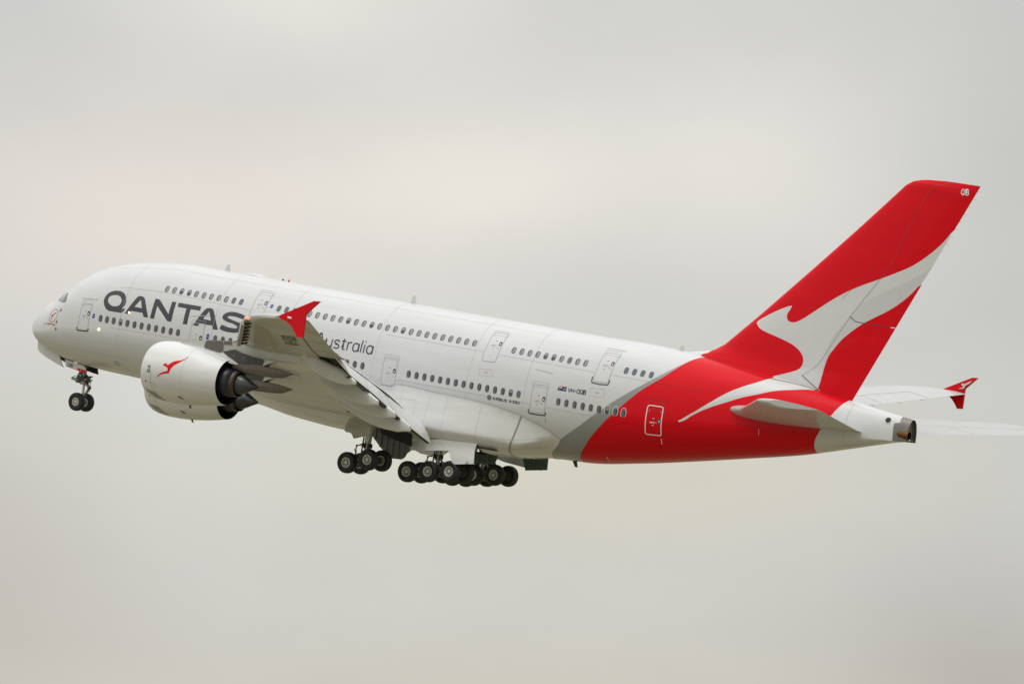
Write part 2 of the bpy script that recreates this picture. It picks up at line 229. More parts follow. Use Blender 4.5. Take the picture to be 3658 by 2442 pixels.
nodes_mat('window_rim',(.16,.165,.175),.35,metal=.3)
nodes_mat('window_pane',(.035,.037,.045),.08,coat=.5)
nodes_mat('window_blind',(.10,.12,.15),.2,coat=.4)
nodes_mat('window_reveal',(.30,.285,.28),.4)
nodes_mat('cockpit_glass',(.13,.17,.155),.15,coat=.6)
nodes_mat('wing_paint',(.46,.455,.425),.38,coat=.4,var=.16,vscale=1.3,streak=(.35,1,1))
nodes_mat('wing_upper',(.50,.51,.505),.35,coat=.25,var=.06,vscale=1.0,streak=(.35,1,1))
nodes_mat('track_paint',(.66,.67,.65),.36,coat=.25,var=.07,vscale=1.2,streak=(.4,1,1))
nodes_mat('tail_paint',(.46,.465,.46),.38,coat=.4,var=.05,vscale=1.)
nodes_mat('skin_panel',(.45,.44,.41),.45)
nodes_mat('wing_outer',(.46,.445,.39),.45,coat=.1,var=.28,vscale=1.5,streak=(.35,1,1))
nodes_mat('leading_edge',(.70,.71,.70),.3,coat=.3)
nodes_mat('badge_grey',(.14,.15,.16),.4)
nodes_mat('cowl_grey',(.30,.29,.26),.4,var=.1)
nodes_mat('mark_brown',(.30,.10,.09),.5)
nodes_mat('wing_stain',(.40,.375,.32),.5,var=.35,vscale=2.2,streak=(.5,3,1))
nodes_mat('cove_shade',(.03,.03,.032),.6,var=.5,vscale=6,bump=.4)
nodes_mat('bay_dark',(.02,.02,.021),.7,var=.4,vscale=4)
nodes_mat('rib_dark',(.19,.19,.18),.5,var=.3,vscale=6)
nodes_mat('rib_green',(.10,.15,.13),.5,var=.3,vscale=6)
nodes_mat('lip_metal',(.50,.50,.51),.28,metal=.85,var=.1,vscale=4)
nodes_mat('duct_dark',(.018,.019,.03),.35,var=.4,vscale=3)
nodes_mat('hot_metal',(.10,.082,.065),.5,metal=.6,var=.4,vscale=5,streak=(6,1,1))
nodes_mat('plug_metal',(.085,.092,.098),.36,metal=.7,var=.45,vscale=3)
nodes_mat('pylon_brown',(.135,.115,.107),.5,var=.12,vscale=3)
nodes_mat('pylon_dark',(.062,.060,.060),.5,var=.2,vscale=3)
nodes_mat('pylon_tail',(.20,.175,.15),.42,metal=.5,var=.4,vscale=4,streak=(8,1,.6))
nodes_mat('apu_metal',(.20,.185,.165),.42,metal=.6,var=.15,vscale=4)
nodes_mat('apu_gold',(.17,.085,.028),.35,metal=.8,var=.5,vscale=5,streak=(1,6,6))
nodes_mat('tyre',(.0125,.0125,.014),.62,var=.2,vscale=9)
nodes_mat('rim_paint',(.62,.62,.56),.4,metal=.25,var=.15,vscale=9)
nodes_mat('rim_dark',(.15,.165,.14),.5,metal=.4,var=.3,vscale=9)
nodes_mat('rim_old',(.15,.125,.11),.5,metal=.4,var=.3,vscale=9)
nodes_mat('gear_steel',(.30,.30,.28),.32,metal=.75,var=.35,vscale=7)
nodes_mat('gear_dark',(.05,.05,.05),.5,metal=.3,var=.5,vscale=8)
nodes_mat('chrome',(.75,.75,.73),.12,metal=1.)
nodes_mat('lamp_lens',(.9,.85,.7),.2,emit=(1,.66,.30,1.5))
nodes_mat('lamp_core',(1,1,1),.2,emit=(1,.90,.66,4.))
nodes_mat('lamp_red',(.8,.15,.1),.3,emit=(1,.30,.22,1.0))
COL=scene.collection
ROOT=bpy.data.objects.new('passenger_jet',None); COL.objects.link(ROOT)
Rm=Matrix(POSE_R).to_4x4(); ROOT.matrix_world=Matrix.Translation(POSE_T)@Rm
ROOT['label']='large white double-deck airliner with a red kangaroo tail climbing with its wheels down'; ROOT['category']='airplane'
def mk(name,V,F,mats,parent=None,N=None,idx=None,smooth=True,label=None):
    me=bpy.data.meshes.new(name); me.from_pydata([tuple(map(float,v)) for v in V],[],[tuple(map(int,f)) for f in F]); me.update()
    for m in (mats if isinstance(mats,(list,tuple)) else [mats]): me.materials.append(MATS[m] if isinstance(m,str) else m)
    if idx is not None: me.polygons.foreach_set('material_index',np.asarray(idx,dtype=np.int32))
    me.polygons.foreach_set('use_smooth',np.full(len(me.polygons),bool(smooth)))
    if N is not None: me.normals_split_custom_set_from_vertices([tuple(map(float,n)) for n in N])
    o=bpy.data.objects.new(name,me); COL.objects.link(o); o.parent=parent or ROOT
    if label: o['label']=label
    return o
def copy_tree(o,parent):
    c=o.copy(); COL.objects.link(c); c.parent=parent
    for ch in [k for k in bpy.data.objects if k.parent==o]: copy_tree(ch,c)
    return c
class MB:
    """collects shapes into one mesh with material slots"""
    def __init__(s): s.V=[]; s.F=[]; s.I=[]; s.mats=[]
    def mi(s,m):
        if m not in s.mats: s.mats.append(m)
        return s.mats.index(m)
    def add(s,V,F,m):
        b=len(s.V); k=s.mi(m); s.V+=[tuple(map(float,v)) for v in V]; s.F+=[tuple(int(i)+b for i in f) for f in F]; s.I+=[k]*len(F)
    def tube(s,a,b,r,m,r2=None,n=12):
        a=np.array(a,float); b=np.array(b,float); r2=r if r2 is None else r2; d=b-a; d/=np.linalg.norm(d)
        u=np.cross(d,[0,0,1.]) if abs(d[2])<.9 else np.cross(d,[1.,0,0]); u/=np.linalg.norm(u); v=np.cross(d,u)
        A=np.linspace(0,2*PI,n,endpoint=False); ring=np.outer(np.cos(A),u)+np.outer(np.sin(A),v)
        V=np.concatenate([a+ring*r,b+ring*r2]); F=[(i,(i+1)%n,n+(i+1)%n,n+i) for i in range(n)]+[tuple(range(n))[::-1],tuple(range(n,2*n))]
        s.add(V,F,m)
    def path(s,P,r,m,n=8):
        for a,b in zip(P[:-1],P[1:]): s.tube(a,b,r,m,n=n)
    def box(s,c,d,m,R=None):
        c=np.array(c,float); d=np.array(d,float)/2
        V=np.array([[x,y,z] for x in(-1,1) for y in(-1,1) for z in(-1,1)],float)*d
        if R is not None: V=V@np.array(R).T
        s.add(V+c,[(0,1,3,2),(4,6,7,5),(0,4,5,1),(2,3,7,6),(0,2,6,4),(1,5,7,3)],m)
    def prism(s,poly,ax,v0,v1,m,side=None):
        """polygon in the plane across axis ax, extruded from v0 to v1"""
        k=[i for i in range(3) if i!=ax]; n=len(poly); V=np.zeros((2*n,3))
        for j,p in enumerate(poly):
            V[j,k[0]],V[j,k[1]],V[j,ax]=p[0],p[1],v0; V[n+j]=V[j]; V[n+j,ax]=v1
        tri=[tuple(t) for t in tess(poly)]
        s.add(V,tri+[tuple(i+n for i in t[::-1]) for t in tri]+[(i,(i+1)%n,n+(i+1)%n,n+i) for i in range(n)],m)
    def lathe(s,prof,ax,c,m,n=48,closed=False):
        """profile of (distance along axis, radius)"""
        k=[i for i in range(3) if i!=ax]; A=np.linspace(0,2*PI,n,endpoint=False); V=[];F=[]
        for a,r in prof:
            P=np.zeros((n,3)); P[:,ax]=a; P[:,k[0]]=r*np.cos(A); P[:,k[1]]=r*np.sin(A); V.append(P+np.array(c))
        for i in range(len(prof)-1): F+=[(i*n+j,i*n+(j+1)%n,(i+1)*n+(j+1)%n,(i+1)*n+j) for j in range(n)]
        s.add(np.concatenate(V),F,m)
    def build(s,name,parent=None,smooth=False,label=None,angle=None):
        o=mk(name,s.V,s.F,s.mats,parent,idx=s.I,smooth=smooth,label=label)
        me=o.data
        import bmesh
        bm=bmesh.new(); bm.from_mesh(me); bmesh.ops.recalc_face_normals(bm,faces=bm.faces)
        if angle:
            for e in bm.edges:
                if len(e.link_faces)==2 and e.calc_face_angle(0)>math.radians(angle): e.smooth=False
            for f in bm.faces: f.smooth=True
        bm.to_mesh(me); bm.free(); return o
def tess(poly):
    from mathutils.geometry import tessellate_polygon
    return tessellate_polygon([[Vector((p[0],p[1],0)) for p in poly]])
def inside(px,py,poly):
    p=np.asarray(poly,float); r=np.zeros(np.shape(px),bool); j=len(p)-1
    for i in range(len(p)):
        xi,yi,xj,yj=p[i,0],p[i,1],p[j,0],p[j,1]
        if yi!=yj: r^=((yi>py)!=(yj>py))&(px<(xj-xi)*(py-yi)/(yj-yi)+xi)
        j=i
    return r
def resample(P,step,closed=False,sy=1.):
    P=[np.array(p,float) for p in P]; out=[]
    m=len(P) if closed else len(P)-1
    for i in range(m):
        a,b=P[i],P[(i+1)%len(P)]; d=np.hypot(b[0]-a[0],(b[1]-a[1])*sy); k=max(1,int(math.ceil(d/step)))
        out+=[a+(b-a)*t/k for t in range(k)]
    if not closed: out.append(P[-1])
    return np.array(out)
def smooth_line(P,n=6):
    """Catmull-Rom through the points"""
    P=np.array(P,float); Q=np.vstack([2*P[0]-P[1],P,2*P[-1]-P[-2]]); out=[]
    for i in range(1,len(Q)-2):
        for t in np.linspace(0,1,n,endpoint=False):
            a,b,c,d=Q[i-1],Q[i],Q[i+1],Q[i+2]
            out.append(.5*((2*b)+(c-a)*t+(2*a-5*b+4*c-d)*t*t+(3*b-a-3*c+d)*t**3))
    out.append(P[-1]); return np.array(out)
def cdt(points,loops,sy,closed=True):
    """points and constraint lines in (a,b), b scaled by sy -> vertices, triangles"""
    V=[Vector((p[0],p[1]*sy)) for p in points]; E=[]
    for L,c in loops:
        b=len(V); V+=[Vector((p[0],p[1]*sy)) for p in L]; n=len(L)
        E+=[(b+i,b+(i+1)%n) for i in range(n if c else n-1)]
    r=delaunay_2d_cdt(V,E,[],0,1e-5)
    A=np.array([(v[0],v[1]/sy) for v in r[0]]); T=np.array([t for t in r[2] if len(t)==3],int)
    return A,T
def decal(name,loops,mat,parent,fn=None,nfn=None,off=.008,grid=.3,sy=3.7,step=.12,label=None):
    """a painted shape lying on a surface: outer loop and holes in surface coordinates"""
    fn=fn or body_pt; nfn=nfn or body_n
    Ls=[resample(L,step,True,sy) for L in loops]; A=np.concatenate(Ls)
    gx=np.arange(A[:,0].min(),A[:,0].max(),grid); gy=np.arange(A[:,1].min(),A[:,1].max(),grid/sy)
    G=np.array([(a,b) for a in gx for b in gy]).reshape(-1,2)
    if len(G):
        k=np.zeros(len(G),bool)
        for L in loops: k^=inside(G[:,0],G[:,1],L)
        # keep the grid clear of the outline
        dd=np.min(np.hypot(G[:,None,0]-A[None,:,0],(G[:,None,1]-A[None,:,1])*sy),axis=1); G=G[k&(dd>grid*.3)]
    P,T=cdt(list(G),[(L,True) for L in Ls],sy); c=P[T].mean(1); k=np.zeros(len(T),bool)
    for L in Ls: k^=inside(c[:,0],c[:,1],L)
    T=T[k]; N=nfn(P[:,0],P[:,1]); V=fn(P[:,0],P[:,1])+N*off
    T=orient(V,T,N); return mk(name,V,T,mat,parent,N=N,label=label)
def orient(V,T,N):
    fn=np.cross(V[T[:,1]]-V[T[:,0]],V[T[:,2]]-V[T[:,0]]); fl=(fn*N[T].mean(1)).sum(1)<0
    T=T.copy(); T[fl]=T[fl][:,::-1]; return T
class Ribbons:
    """painted lines on a surface"""
    def __init__(s,fn=None,nfn=None,off=.012): s.fn=fn or body_pt; s.nfn=nfn or body_n; s.off=off; s.V=[];s.F=[];s.N=[];s.I=[];s.mats=[];s.k=0
    def line(s,P,w,mat,step=.25,closed=False,sy=3.7):
        P=resample(P,step,closed,sy); o=s.off+.0004*s.k; s.k+=1
        if mat not in s.mats: s.mats.append(mat)
        X=s.fn(P[:,0],P[:,1]); N=s.nfn(P[:,0],P[:,1]); n=len(X)
        if closed: T=np.roll(X,-1,0)-np.roll(X,1,0)
        else: T=np.gradient(X,axis=0)
        T/=np.maximum(np.linalg.norm(T,axis=1,keepdims=True),1e-9); B=np.cross(N,T); B/=np.maximum(np.linalg.norm(B,axis=1,keepdims=True),1e-9)
        # mitre
        seg=np.roll(X,-1,0)-X; seg/=np.maximum(np.linalg.norm(seg,axis=1,keepdims=True),1e-9)
        cs=np.clip((seg*T).sum(1),.45,1); 
        if not closed: cs[-1]=1
        h=(w/2/cs)[:,None]; A=X+N*o+B*h; C=X+N*o-B*h; b=len(s.V)
        for i in range(n): s.V+=[A[i],C[i]]; s.N+=[N[i],N[i]]
        for i in range(n if closed else n-1):
            j=(i+1)%n; s.F.append((b+2*i,b+2*i+1,b+2*j+1,b+2*j)); s.I.append(s.mats.index(mat))
    def build(s,name,parent=None,label=None):
        V=np.array(s.V); N=np.array(s.N); F=[]
        for f in s.F:
            g=np.cross(V[f[1]]-V[f[0]],V[f[3]]-V[f[0]]); F.append(f if g@N[f[0]]>0 else f[::-1])
        return mk(name,V,F,s.mats,parent,N=N,idx=s.I,label=label)
def arc(cx,cy,rx,ry,a0,a1,n=9): return [(cx+rx*math.cos(math.radians(a)),cy+ry*math.sin(math.radians(a))) for a in np.linspace(a0,a1,n)]
GLYPH={ # strokes in a box one unit tall
'A':(.72,[[(0,0),(.33,1),(.39,1),(.72,0)],[(.11,.33),(.61,.33)]]),
'u':(.5,[[(0,.66),(0,.2)]+arc(.22,.2,.22,.2,180,300,7)+[(.46,.16)],[(.46,.66),(.46,0)]]),
's':(.44,[[(.42,.54)]+arc(.22,.5,.19,.16,30,270,9)+arc(.22,.17,.2,.17,90,-150,9)]),
't':(.34,[[(.14,.86),(.14,.14)]+arc(.26,.14,.12,.14,180,270,5)+[(.33,0)],[(0,.66),(.33,.66)]]),
'r':(.3,[[(.02,.66),(.02,0)],[(.02,.42)]+arc(.22,.42,.2,.23,180,90,5)+[(.3,.65)]]),
'a':(.48,[arc(.22,.33,.22,.33,0,360,17),[(.45,.66),(.45,0)]]),
'l':(.1,[[(.03,1),(.03,0)]]),
'i':(.1,[[(.03,.66),(.03,0)],[(.03,.86),(.03,.97)]]),
'V':(.5,[[(0,1),(.25,0),(.5,1)]]),'H':(.48,[[(0,1),(0,0)],[(.48,1),(.48,0)],[(0,.5),(.48,.5)]]),
'-':(.42,[[(.02,.48),(.4,.48)]]),
'O':(.5,[arc(.25,.72,.25,.28,0,180,9)+arc(.25,.28,.25,.28,180,360,9)+[(.5,.72)]]),
'0':(.5,[arc(.25,.72,.25,.28,0,180,9)+arc(.25,.28,.25,.28,180,360,9)+[(.5,.72)]]),
'Q':(.52,[arc(.25,.72,.25,.28,0,180,9)+arc(.25,.28,.25,.28,180,360,9)+[(.5,.72)],[(.3,.24),(.52,-.04)]]),
'B':(.5,[[(0,0),(0,1),(.26,1)]+arc(.26,.76,.2,.24,90,-90,7)+[(0,.52)],[(.24,.52)]+arc(.26,.26,.23,.26,90,-90,7)+[(0,0)]]),
'I':(.1,[[(.03,1),(.03,0)]]),
'R':(.5,[[(0,0),(0,1),(.26,1)]+arc(.26,.73,.22,.27,90,-90,7)+[(0,.46)],[(.24,.46),(.5,0)]]),
'U':(.52,[[(0,1),(0,.26)]+arc(.26,.26,.26,.26,180,360,9)+[(.52,1)]]),
'S':(.5,[[(.47,.84)]+arc(.25,.76,.22,.24,30,270,9)+arc(.25,.27,.24,.27,90,-155,9)]),
'3':(.5,[[(.02,1),(.47,1),(.22,.58)]+arc(.22,.29,.26,.29,90,-150,9)]),
'8':(.5,[arc(.25,.75,.21,.25,-90,270,15),arc(.25,.26,.25,.26,90,450,15)]),
'D':(.5,[[(0,0),(0,1),(.2,1)]+arc(.2,.5,.3,.5,90,-90,9)+[(0,0)]]),'N':(.5,[[(0,0),(0,1),(.5,0),(.5,1)]]),
'F':(.45,[[(0,0),(0,1),(.45,1)],[(0,.5),(.36,.5)]]),'Y':(.5,[[(0,1),(.25,.5),(.5,1)],[(.25,.5),(.25,0)]]),
'o':(.48,[arc(.24,.33,.24,.33,0,360,15)]),'n':(.46,[[(0,.66),(0,0)],[(0,.44)]+arc(.22,.44,.22,.22,180,0,7)+[(.44,0)]]),
'e':(.48,[[(.02,.33),(.46,.33)]+arc(.24,.33,.23,.33,0,310,11)]),'w':(.6,[[(0,.66),(.15,0),(.3,.6),(.45,0),(.6,.66)]]),'d':(.48,[arc(.22,.33,.22,.33,0,360,13),[(.45,1),(.45,0)]]),
'G':(.5,[[(.5,.8)]+arc(.25,.72,.25,.28,20,180,7)+arc(.25,.28,.25,.28,180,360,7)+[(.5,.48),(.28,.48)]]),' ':(.3,[])}
def text_width(t,sp=.16): return sum(GLYPH[c][0]+sp for c in t)-sp
def text_strokes(t,sp=.16):
    x=0; out=[]
    for c in t:
        w,st=GLYPH[c]
        for l in st: out.append([(x+a,b) for a,b in l])
        x+=w+sp
    return out
def text_on(rb,t,o,ex,ey,weight,mat,sp=.16,sy=3.7):
    """o: baseline start, ex: end of baseline, ey: vector from baseline to cap line, in surface coordinates"""
    o=np.array(o,float); wd=text_width(t,sp); ex=(np.array(ex,float)-o)/wd; ey=np.array(ey,float)
    for l in text_strokes(t,sp): rb.line([o+ex*a+ey*b for a,b in l],weight,mat,step=.3,sy=sy)
FLAP_ANG=20
HINC=-.005
FTF=[(26.1,41.95,.05,1.),(20.1,38.67,-1.10,1.25),(15.0,35.77,-1.84,1.45),(11.6,34.34,-2.64,1.55)]
FTFP=[(0,.40,.32,.03),(.10,.58,.14,.14),(.40,.80,-.10,.24),(1.2,.64,-.36,.30),(2.0,.42,-.60,.31),(2.7,.20,-.70,.29),(3.4,-.08,-.72,.20),(4.02,-.38,-.60,.10)]
# ---------------------------------------------------------------- setting: the field far below
def build_ground():
    m=bpy.data.materials.new('field_grass'); m.use_nodes=True; nt=m.node_tree; b=nt.nodes['Principled BSDF']
    tc=nt.nodes.new('ShaderNodeTexCoord'); nz=nt.nodes.new('ShaderNodeTexNoise'); nz.inputs['Scale'].default_value=.012; nz.inputs['Detail'].default_value=8
    n2=nt.nodes.new('ShaderNodeTexNoise'); n2.inputs['Scale'].default_value=.6; n2.inputs['Detail'].default_value=4
    cr=nt.nodes.new('ShaderNodeValToRGB'); e=cr.color_ramp.elements; e[0].position=.35; e[0].color=(.13,.12,.066,1); e[1].position=.65; e[1].color=(.275,.25,.155,1)
    ad=nt.nodes.new('ShaderNodeMath'); ad.operation='MULTIPLY_ADD'; ad.inputs[1].default_value=.25; 
    nt.links.new(tc.outputs['Object'],nz.inputs['Vector']); nt.links.new(tc.outputs['Object'],n2.inputs['Vector'])
    nt.links.new(n2.outputs['Fac'],ad.inputs[0]); nt.links.new(nz.outputs['Fac'],ad.inputs[2])
    sb=nt.nodes.new('ShaderNodeMath'); sb.operation='SUBTRACT'; sb.inputs[1].default_value=.125; nt.links.new(ad.outputs[0],sb.inputs[0]); nt.links.new(sb.outputs[0],cr.inputs[0])
    nt.links.new(cr.outputs[0],b.inputs['Base Color']); b.inputs['Roughness'].default_value=.95
    MATS['field_grass']=m
    R=30000; o=mk('ground',[(-R,-R,0),(R,-R,0),(R,R,0),(-R,R,0)],[(0,1,2,3)],'field_grass',ROOT,smooth=False); o.parent=None
    o['kind']='structure'; o['label']='pale dry grass field far below the aircraft'
build_ground()
# ---------------------------------------------------------------- fuselage
L=LINES
def curve_phi(pts,top,bot):
    p=smooth_line(pts,5); return np.vstack([[top],p,[bot]]) if bot is not None else np.vstack([[top],p])
RED=np.vstack([[(55.6,PI/2)],smooth_line(L['red'],4),[(46.95,-1.4),(46.85,-PI/2)]])
SIL=np.vstack([[(55.5,PI/2)],[(55.1,1.42),(54.9,1.3)],smooth_line(L['silver'],4),[(45.6,-.85),(44.9,-1.1),(44.4,-1.4),(44.3,-PI/2)]])
CONE=np.vstack([[(66.0,PI/2)],smooth_line(L['cone'],4),[(64.2,-PI/2)]])
SW=np.vstack([[(63.6,1.5),(60.7,1.5)],smooth_line(L['swU'],4),smooth_line(L['swL'][:-1],4)])
SWG=np.vstack([smooth_line(L['swG'],4),[(63.0,1.30)],smooth_line(L['swL'][2:-1],4)[::-1]])
APU=np.array([(70.08,PI/2),(70.06,1.4776),(70.08,1.15),(70.14,.8351),(69.78,.74),(69.80,.5),(69.86,.3055),(69.92,0),(69.97,-.5),(69.97,-1.),(69.95,-PI/2)])
def y_phi(x,yy): # angle at which the belly is yy wide
    w=pchip(XW,HW,x); return -np.arccos(np.clip(yy/w,0,1)**(NB/2))
bx=np.linspace(1.6,5.75,24); BAY=np.vstack([[(bx[0],-PI/2)],np.stack([bx,[y_phi(a,min(.72,.25+.5*(a-1.5))) for a in bx]],1),[(bx[-1],-PI/2)]])
WELL=np.array([(36.2,-1.06),(38.07,-.90),(40.1,-.79),(40.3,-.84),(40.22,-1.0),(40.1,-1.2),(40.5,-1.38),(40.5,-1.45),(36.2,-1.45)])
def build_fuselage():
    xs=np.concatenate([np.array([0,.02,.06,.12,.2,.32,.48,.68,.9,1.2,1.5,1.85,2.2,2.6]),np.arange(3.,12,.45),np.arange(12,44,1.1),np.arange(44,70.5,.6),[70.85]])
    ph=np.linspace(-PI/2,PI/2,45); sy=3.7
    lines=[RED,SIL,CONE,APU]; loops=[(RED,False),(SIL,False),(CONE,False),(APU,False),(SW,True),(SWG,True),(BAY,True)]
    loops=[(resample(l,.2,c,sy),c) for l,c in loops]
    edge=[]
    for l,c in loops: edge.append(l)
    E=np.concatenate(edge)
    pts=[]
    for a in xs:
        for b in ph:
            if b in (ph[0],ph[-1]) or np.min(np.hypot(E[:,0]-a,(E[:,1]-b)*sy))>.09: pts.append((a,b))
    P,T=cdt(pts,loops,sy); c=P[T].mean(1)
    def right(c,curve):
        o=np.argsort(curve[:,1]); return c[:,0]>np.interp(c[:,1],curve[o,1],curve[o,0])
    idx=np.zeros(len(T),int)
    idx[right(c,SIL)]=2; idx[right(c,RED)]=1; idx[inside(c[:,0],c[:,1],SW)]=3; idx[inside(c[:,0],c[:,1],SWG)&inside(c[:,0],c[:,1],SW)]=4
    idx[right(c,CONE)]=0; idx[inside(c[:,0],c[:,1],np.vstack([APU,[(75,-PI/2),(75,PI/2)]]))]=5
    idx[inside(c[:,0],c[:,1],WELL)]=6
    bay=inside(c[:,0],c[:,1],BAY); T=T[~bay]; idx=idx[~bay]
    P[:,1]=np.clip(P[:,1],-PI/2,PI/2)
    V=body_pt(P[:,0],P[:,1]); N=body_n(P[:,0],P[:,1]); 
    for k,s in ((P[:,1]>1.5705,1),(P[:,1]<-1.5705,-1)): N[k,1]=0
    N/=np.linalg.norm(N,axis=1,keepdims=True)
    T=orient(V,T,N); V2=V*np.array([1,-1,1]); N2=N*np.array([1,-1,1]); n=len(V)
    e=np.where(P[:,0]>70.84)[0]; e=e[np.argsort(P[e,1])]
    F=[tuple(t) for t in T]+[tuple(t[::-1]+n) for t in T]; I=list(idx)+list(idx)
    return mk('fuselage',np.concatenate([V,V2]),F,['white_paint','red_paint','silver_paint','roo_white','roo_grey','apu_metal','bay_dark'],ROOT,N=np.concatenate([N,N2]),idx=I)
FUS=build_fuselage()
# tail end bulkhead, set a little inside the rim
mb=MB(); ring=body_pt(np.full(24,70.8),np.linspace(-PI/2,PI/2,24))
poly=[(p[1],p[2]) for p in ring]+[(-p[1],p[2]) for p in ring[::-1][1:-1]]
mb.prism(poly,0,70.55,70.62,'apu_metal'); mb.build('tail_bulkhead',FUS)
mb=MB(); mb.lathe([(69.9,.22),(70.3,.30),(70.92,.29)],0,(0,-.42,1.34),'apu_gold',24); mb.lathe([(70.92,.26),(70.2,.25)],0,(0,-.42,1.34),'duct_dark',24); mb.lathe([(70.92,.29),(70.92,.26)],0,(0,-.42,1.34),'apu_metal',24); mb.lathe([(70.3,.25),(70.3,.001)],0,(0,-.42,1.34),'bay_dark',24)
mb.build('exhaust_pipe',FUS,smooth=True)
# ---- titles on the side
decal('lettering',[L['Q'],L['Qi']],'letter_grey',FUS); decal('lettering',[L['A1'],L['A1i']],'letter_grey',FUS); decal('lettering',[L['N']],'letter_grey',FUS)
decal('lettering',[L['T']],'letter_grey',FUS); decal('lettering',[L['A2'],L['A2i']],'letter_grey',FUS); decal('lettering',[L['S']],'letter_grey',FUS)
rb=Ribbons(); text_on(rb,'Australia',(26.2,.213),(31.0,.213),(0,.173),.088,'letter_grey',sp=.13); rb.build('lettering',FUS)
rb=Ribbons(); text_on(rb,'VH-OQB',(46.83,.150),(48.22,.150),(0,.052),.05,'letter_grey',sp=.14); rb.build('registration_lettering',FUS)
wa,wt=text_width('AIRBUS',.17),text_width('AIRBUS A380',.17); w3=text_width('A380',.17); ap=lambda u:(41.10+2.15*u/wt,-.1145-.003*u/wt)
rb=Ribbons(); text_on(rb,'AIRBUS',ap(0),ap(wa),(0,.042),.036,'letter_grey',sp=.17); rb.build('lettering',FUS)
rb=Ribbons(); text_on(rb,'A380',ap(wt-w3),ap(wt),(0,.042),.036,'letter_grey',sp=.17); rb.build('lettering',FUS); rb=Ribbons()
cx,cy=40.84,-.088
for r in (.15,.10,.055): rb.line([(cx+r*math.cos(a),cy+r*math.sin(a)/3.7) for a in np.linspace(0,2*PI,18)[:-1]],.03,'letter_grey',closed=True,step=.2)
rb.build('round_emblem',FUS)
# ---- flag
rb=Ribbons(off=.008)
decal('flag_marking',[[(46.0,.2135),(46.67,.2125),(46.69,.1515),(46.03,.1525)]],'flag_navy',FUS,off=.007)
rb.off=.011
fa=lambda u,v:(46.0+.67*u+.03*(1-v),.1525+.061*v)
for a,b in (((.02,.52),(.48,.98)),((.02,.98),(.48,.52))): rb.line([fa(*a),fa(*b)],.045,'mark_white')
rb.line([fa(.25,.5),fa(.25,1)],.07,'mark_white'); rb.line([fa(0,.75),fa(.5,.75)],.07,'mark_white'); rb.line([fa(.25,.5),fa(.25,1)],.04,'mark_red'); rb.line([fa(0,.75),fa(.5,.75)],.04,'mark_red')
rb.build('flag_emblem',FUS); rb=Ribbons(off=.011)
for u,v in ((.25,.22),(.75,.85),(.62,.5),(.88,.55),(.75,.15),(.8,.38)): rb.line([fa(u-.03,v),fa(u+.03,v)],.04,'mark_white')
rb.build('flag_stars',FUS)
# ---- nose emblem and name
rb=Ribbons(off=.009); rb.line(L['noseroo'],.035,'mark_red',closed=True,step=.1)
text_on(rb,'HUDSON FYSH',(2.962,.099),(3.981,.0047),(-.004,.021),.03,'mark_red')
for (a,b) in L['probe'][:3]:
    rb.line([(a+.09*math.cos(t),b+.13*math.sin(t)/3.7) for t in np.linspace(0,2*PI,12)[:-1]],.02,'door_line',closed=True,step=.1); rb.line([(a-.16,b),(a-.02,b)],.03,'door_line'); rb.line([(a-.045,b),(a+.045,b)],.13,'mark_dark')
rb.line([(2.72,.16),(2.80,.10)],.10,'door_line'); rb.build('nose_markings',FUS)
decal('kangaroo_emblem',[L['noseroo2']],'mark_red',FUS,step=.1)
# ---- blue round stickers by the doors
for i,(c,r) in enumerate(((L['blue'][0],.125),(L['blue'][3],.13),(L['blue'][5],.13))):
    decal('round_sticker',[[(c[0]+r*math.cos(t),c[1]+r*math.sin(t)/3.7) for t in np.linspace(0,2*PI,20)[:-1]]],'mark_blue',FUS,step=.2)
for c in (L['blue'][0],L['blue'][3],L['blue'][5]):
    rb=Ribbons(off=.012); text_on(rb,'oneworld',(c[0]-.105,c[1]-.006),(c[0]+.105,c[1]-.006),(0,.014),.008,'mark_white'); rb.build('sticker_lettering',FUS)
# ---- skin seams, rain gutters, small markings
rb=Ribbons(off=.006); s=L['seam']
s=[list(p) for p in s]; s[9]=[52.9,.481]
for i in range(0,len(s),2): rb.line([s[i],s[i+1]],.03,'seam_grey',step=1.)
rb.line([(52.9,.481),(56.6,.47)],.03,'red_seam',step=.5)
s=L['rain']
for i in range(0,len(s),2): rb.line([s[i],s[i+1]],.045,'door_line' if i<8 else 'red_seam',step=.5)
s=L['lline']
rb.line([s[0],s[1]],.05,'mark_white'); rb.line([s[2],s[3]],.04,'mark_white'); rb.line([s[4],s[5]],.045,'door_line')
for k in (0,4):
    h=L['hatch'][k:k+4]; rb.line(h,.022,'seam_grey',closed=True,step=.3); m=np.mean(h,0); rb.line([(m[0]-.14,m[1]),(m[0]+.14,m[1])],.03,'mark_red')
h=L['hatch'][8:12]; rb.line(h,.03,'door_line',closed=True); m=np.mean(h,0); rb.line([(m[0]-.15,m[1]+.02),(m[0]+.13,m[1]+.02)],.10,'door_line'); rb.line([(m[0]-.02,m[1]-.025),(m[0]+.13,m[1]-.025)],.09,'door_line')
for xx in (66.6,): rb.line([(xx,p) for p in np.linspace(-1.4,1.2,12)],.025,'seam_grey')
rb.line([(66.1,-.93),(68.6,-.95)],.03,'seam_grey'); rb.line([(.62,p) for p in np.linspace(-1.2,1.3,16)],.02,'seam_grey',step=.2); [rb.line([(xx,p) for p in np.linspace(-1.45,1.45,24)],.018,'skin_joint',step=.4) for xx in (9.9,17.7,23.6,31.2,38.9,43.5)]; [rb.line([(a,p),(b,p)],.016,'skin_joint',step=1.2) for a,b,p in ((7.5,44,1.12),(4.5,44,-.62),(5.0,30,-.98))]; rb.line([(60.9,-.08),(60.9,-.3)],.03,'seam_grey')
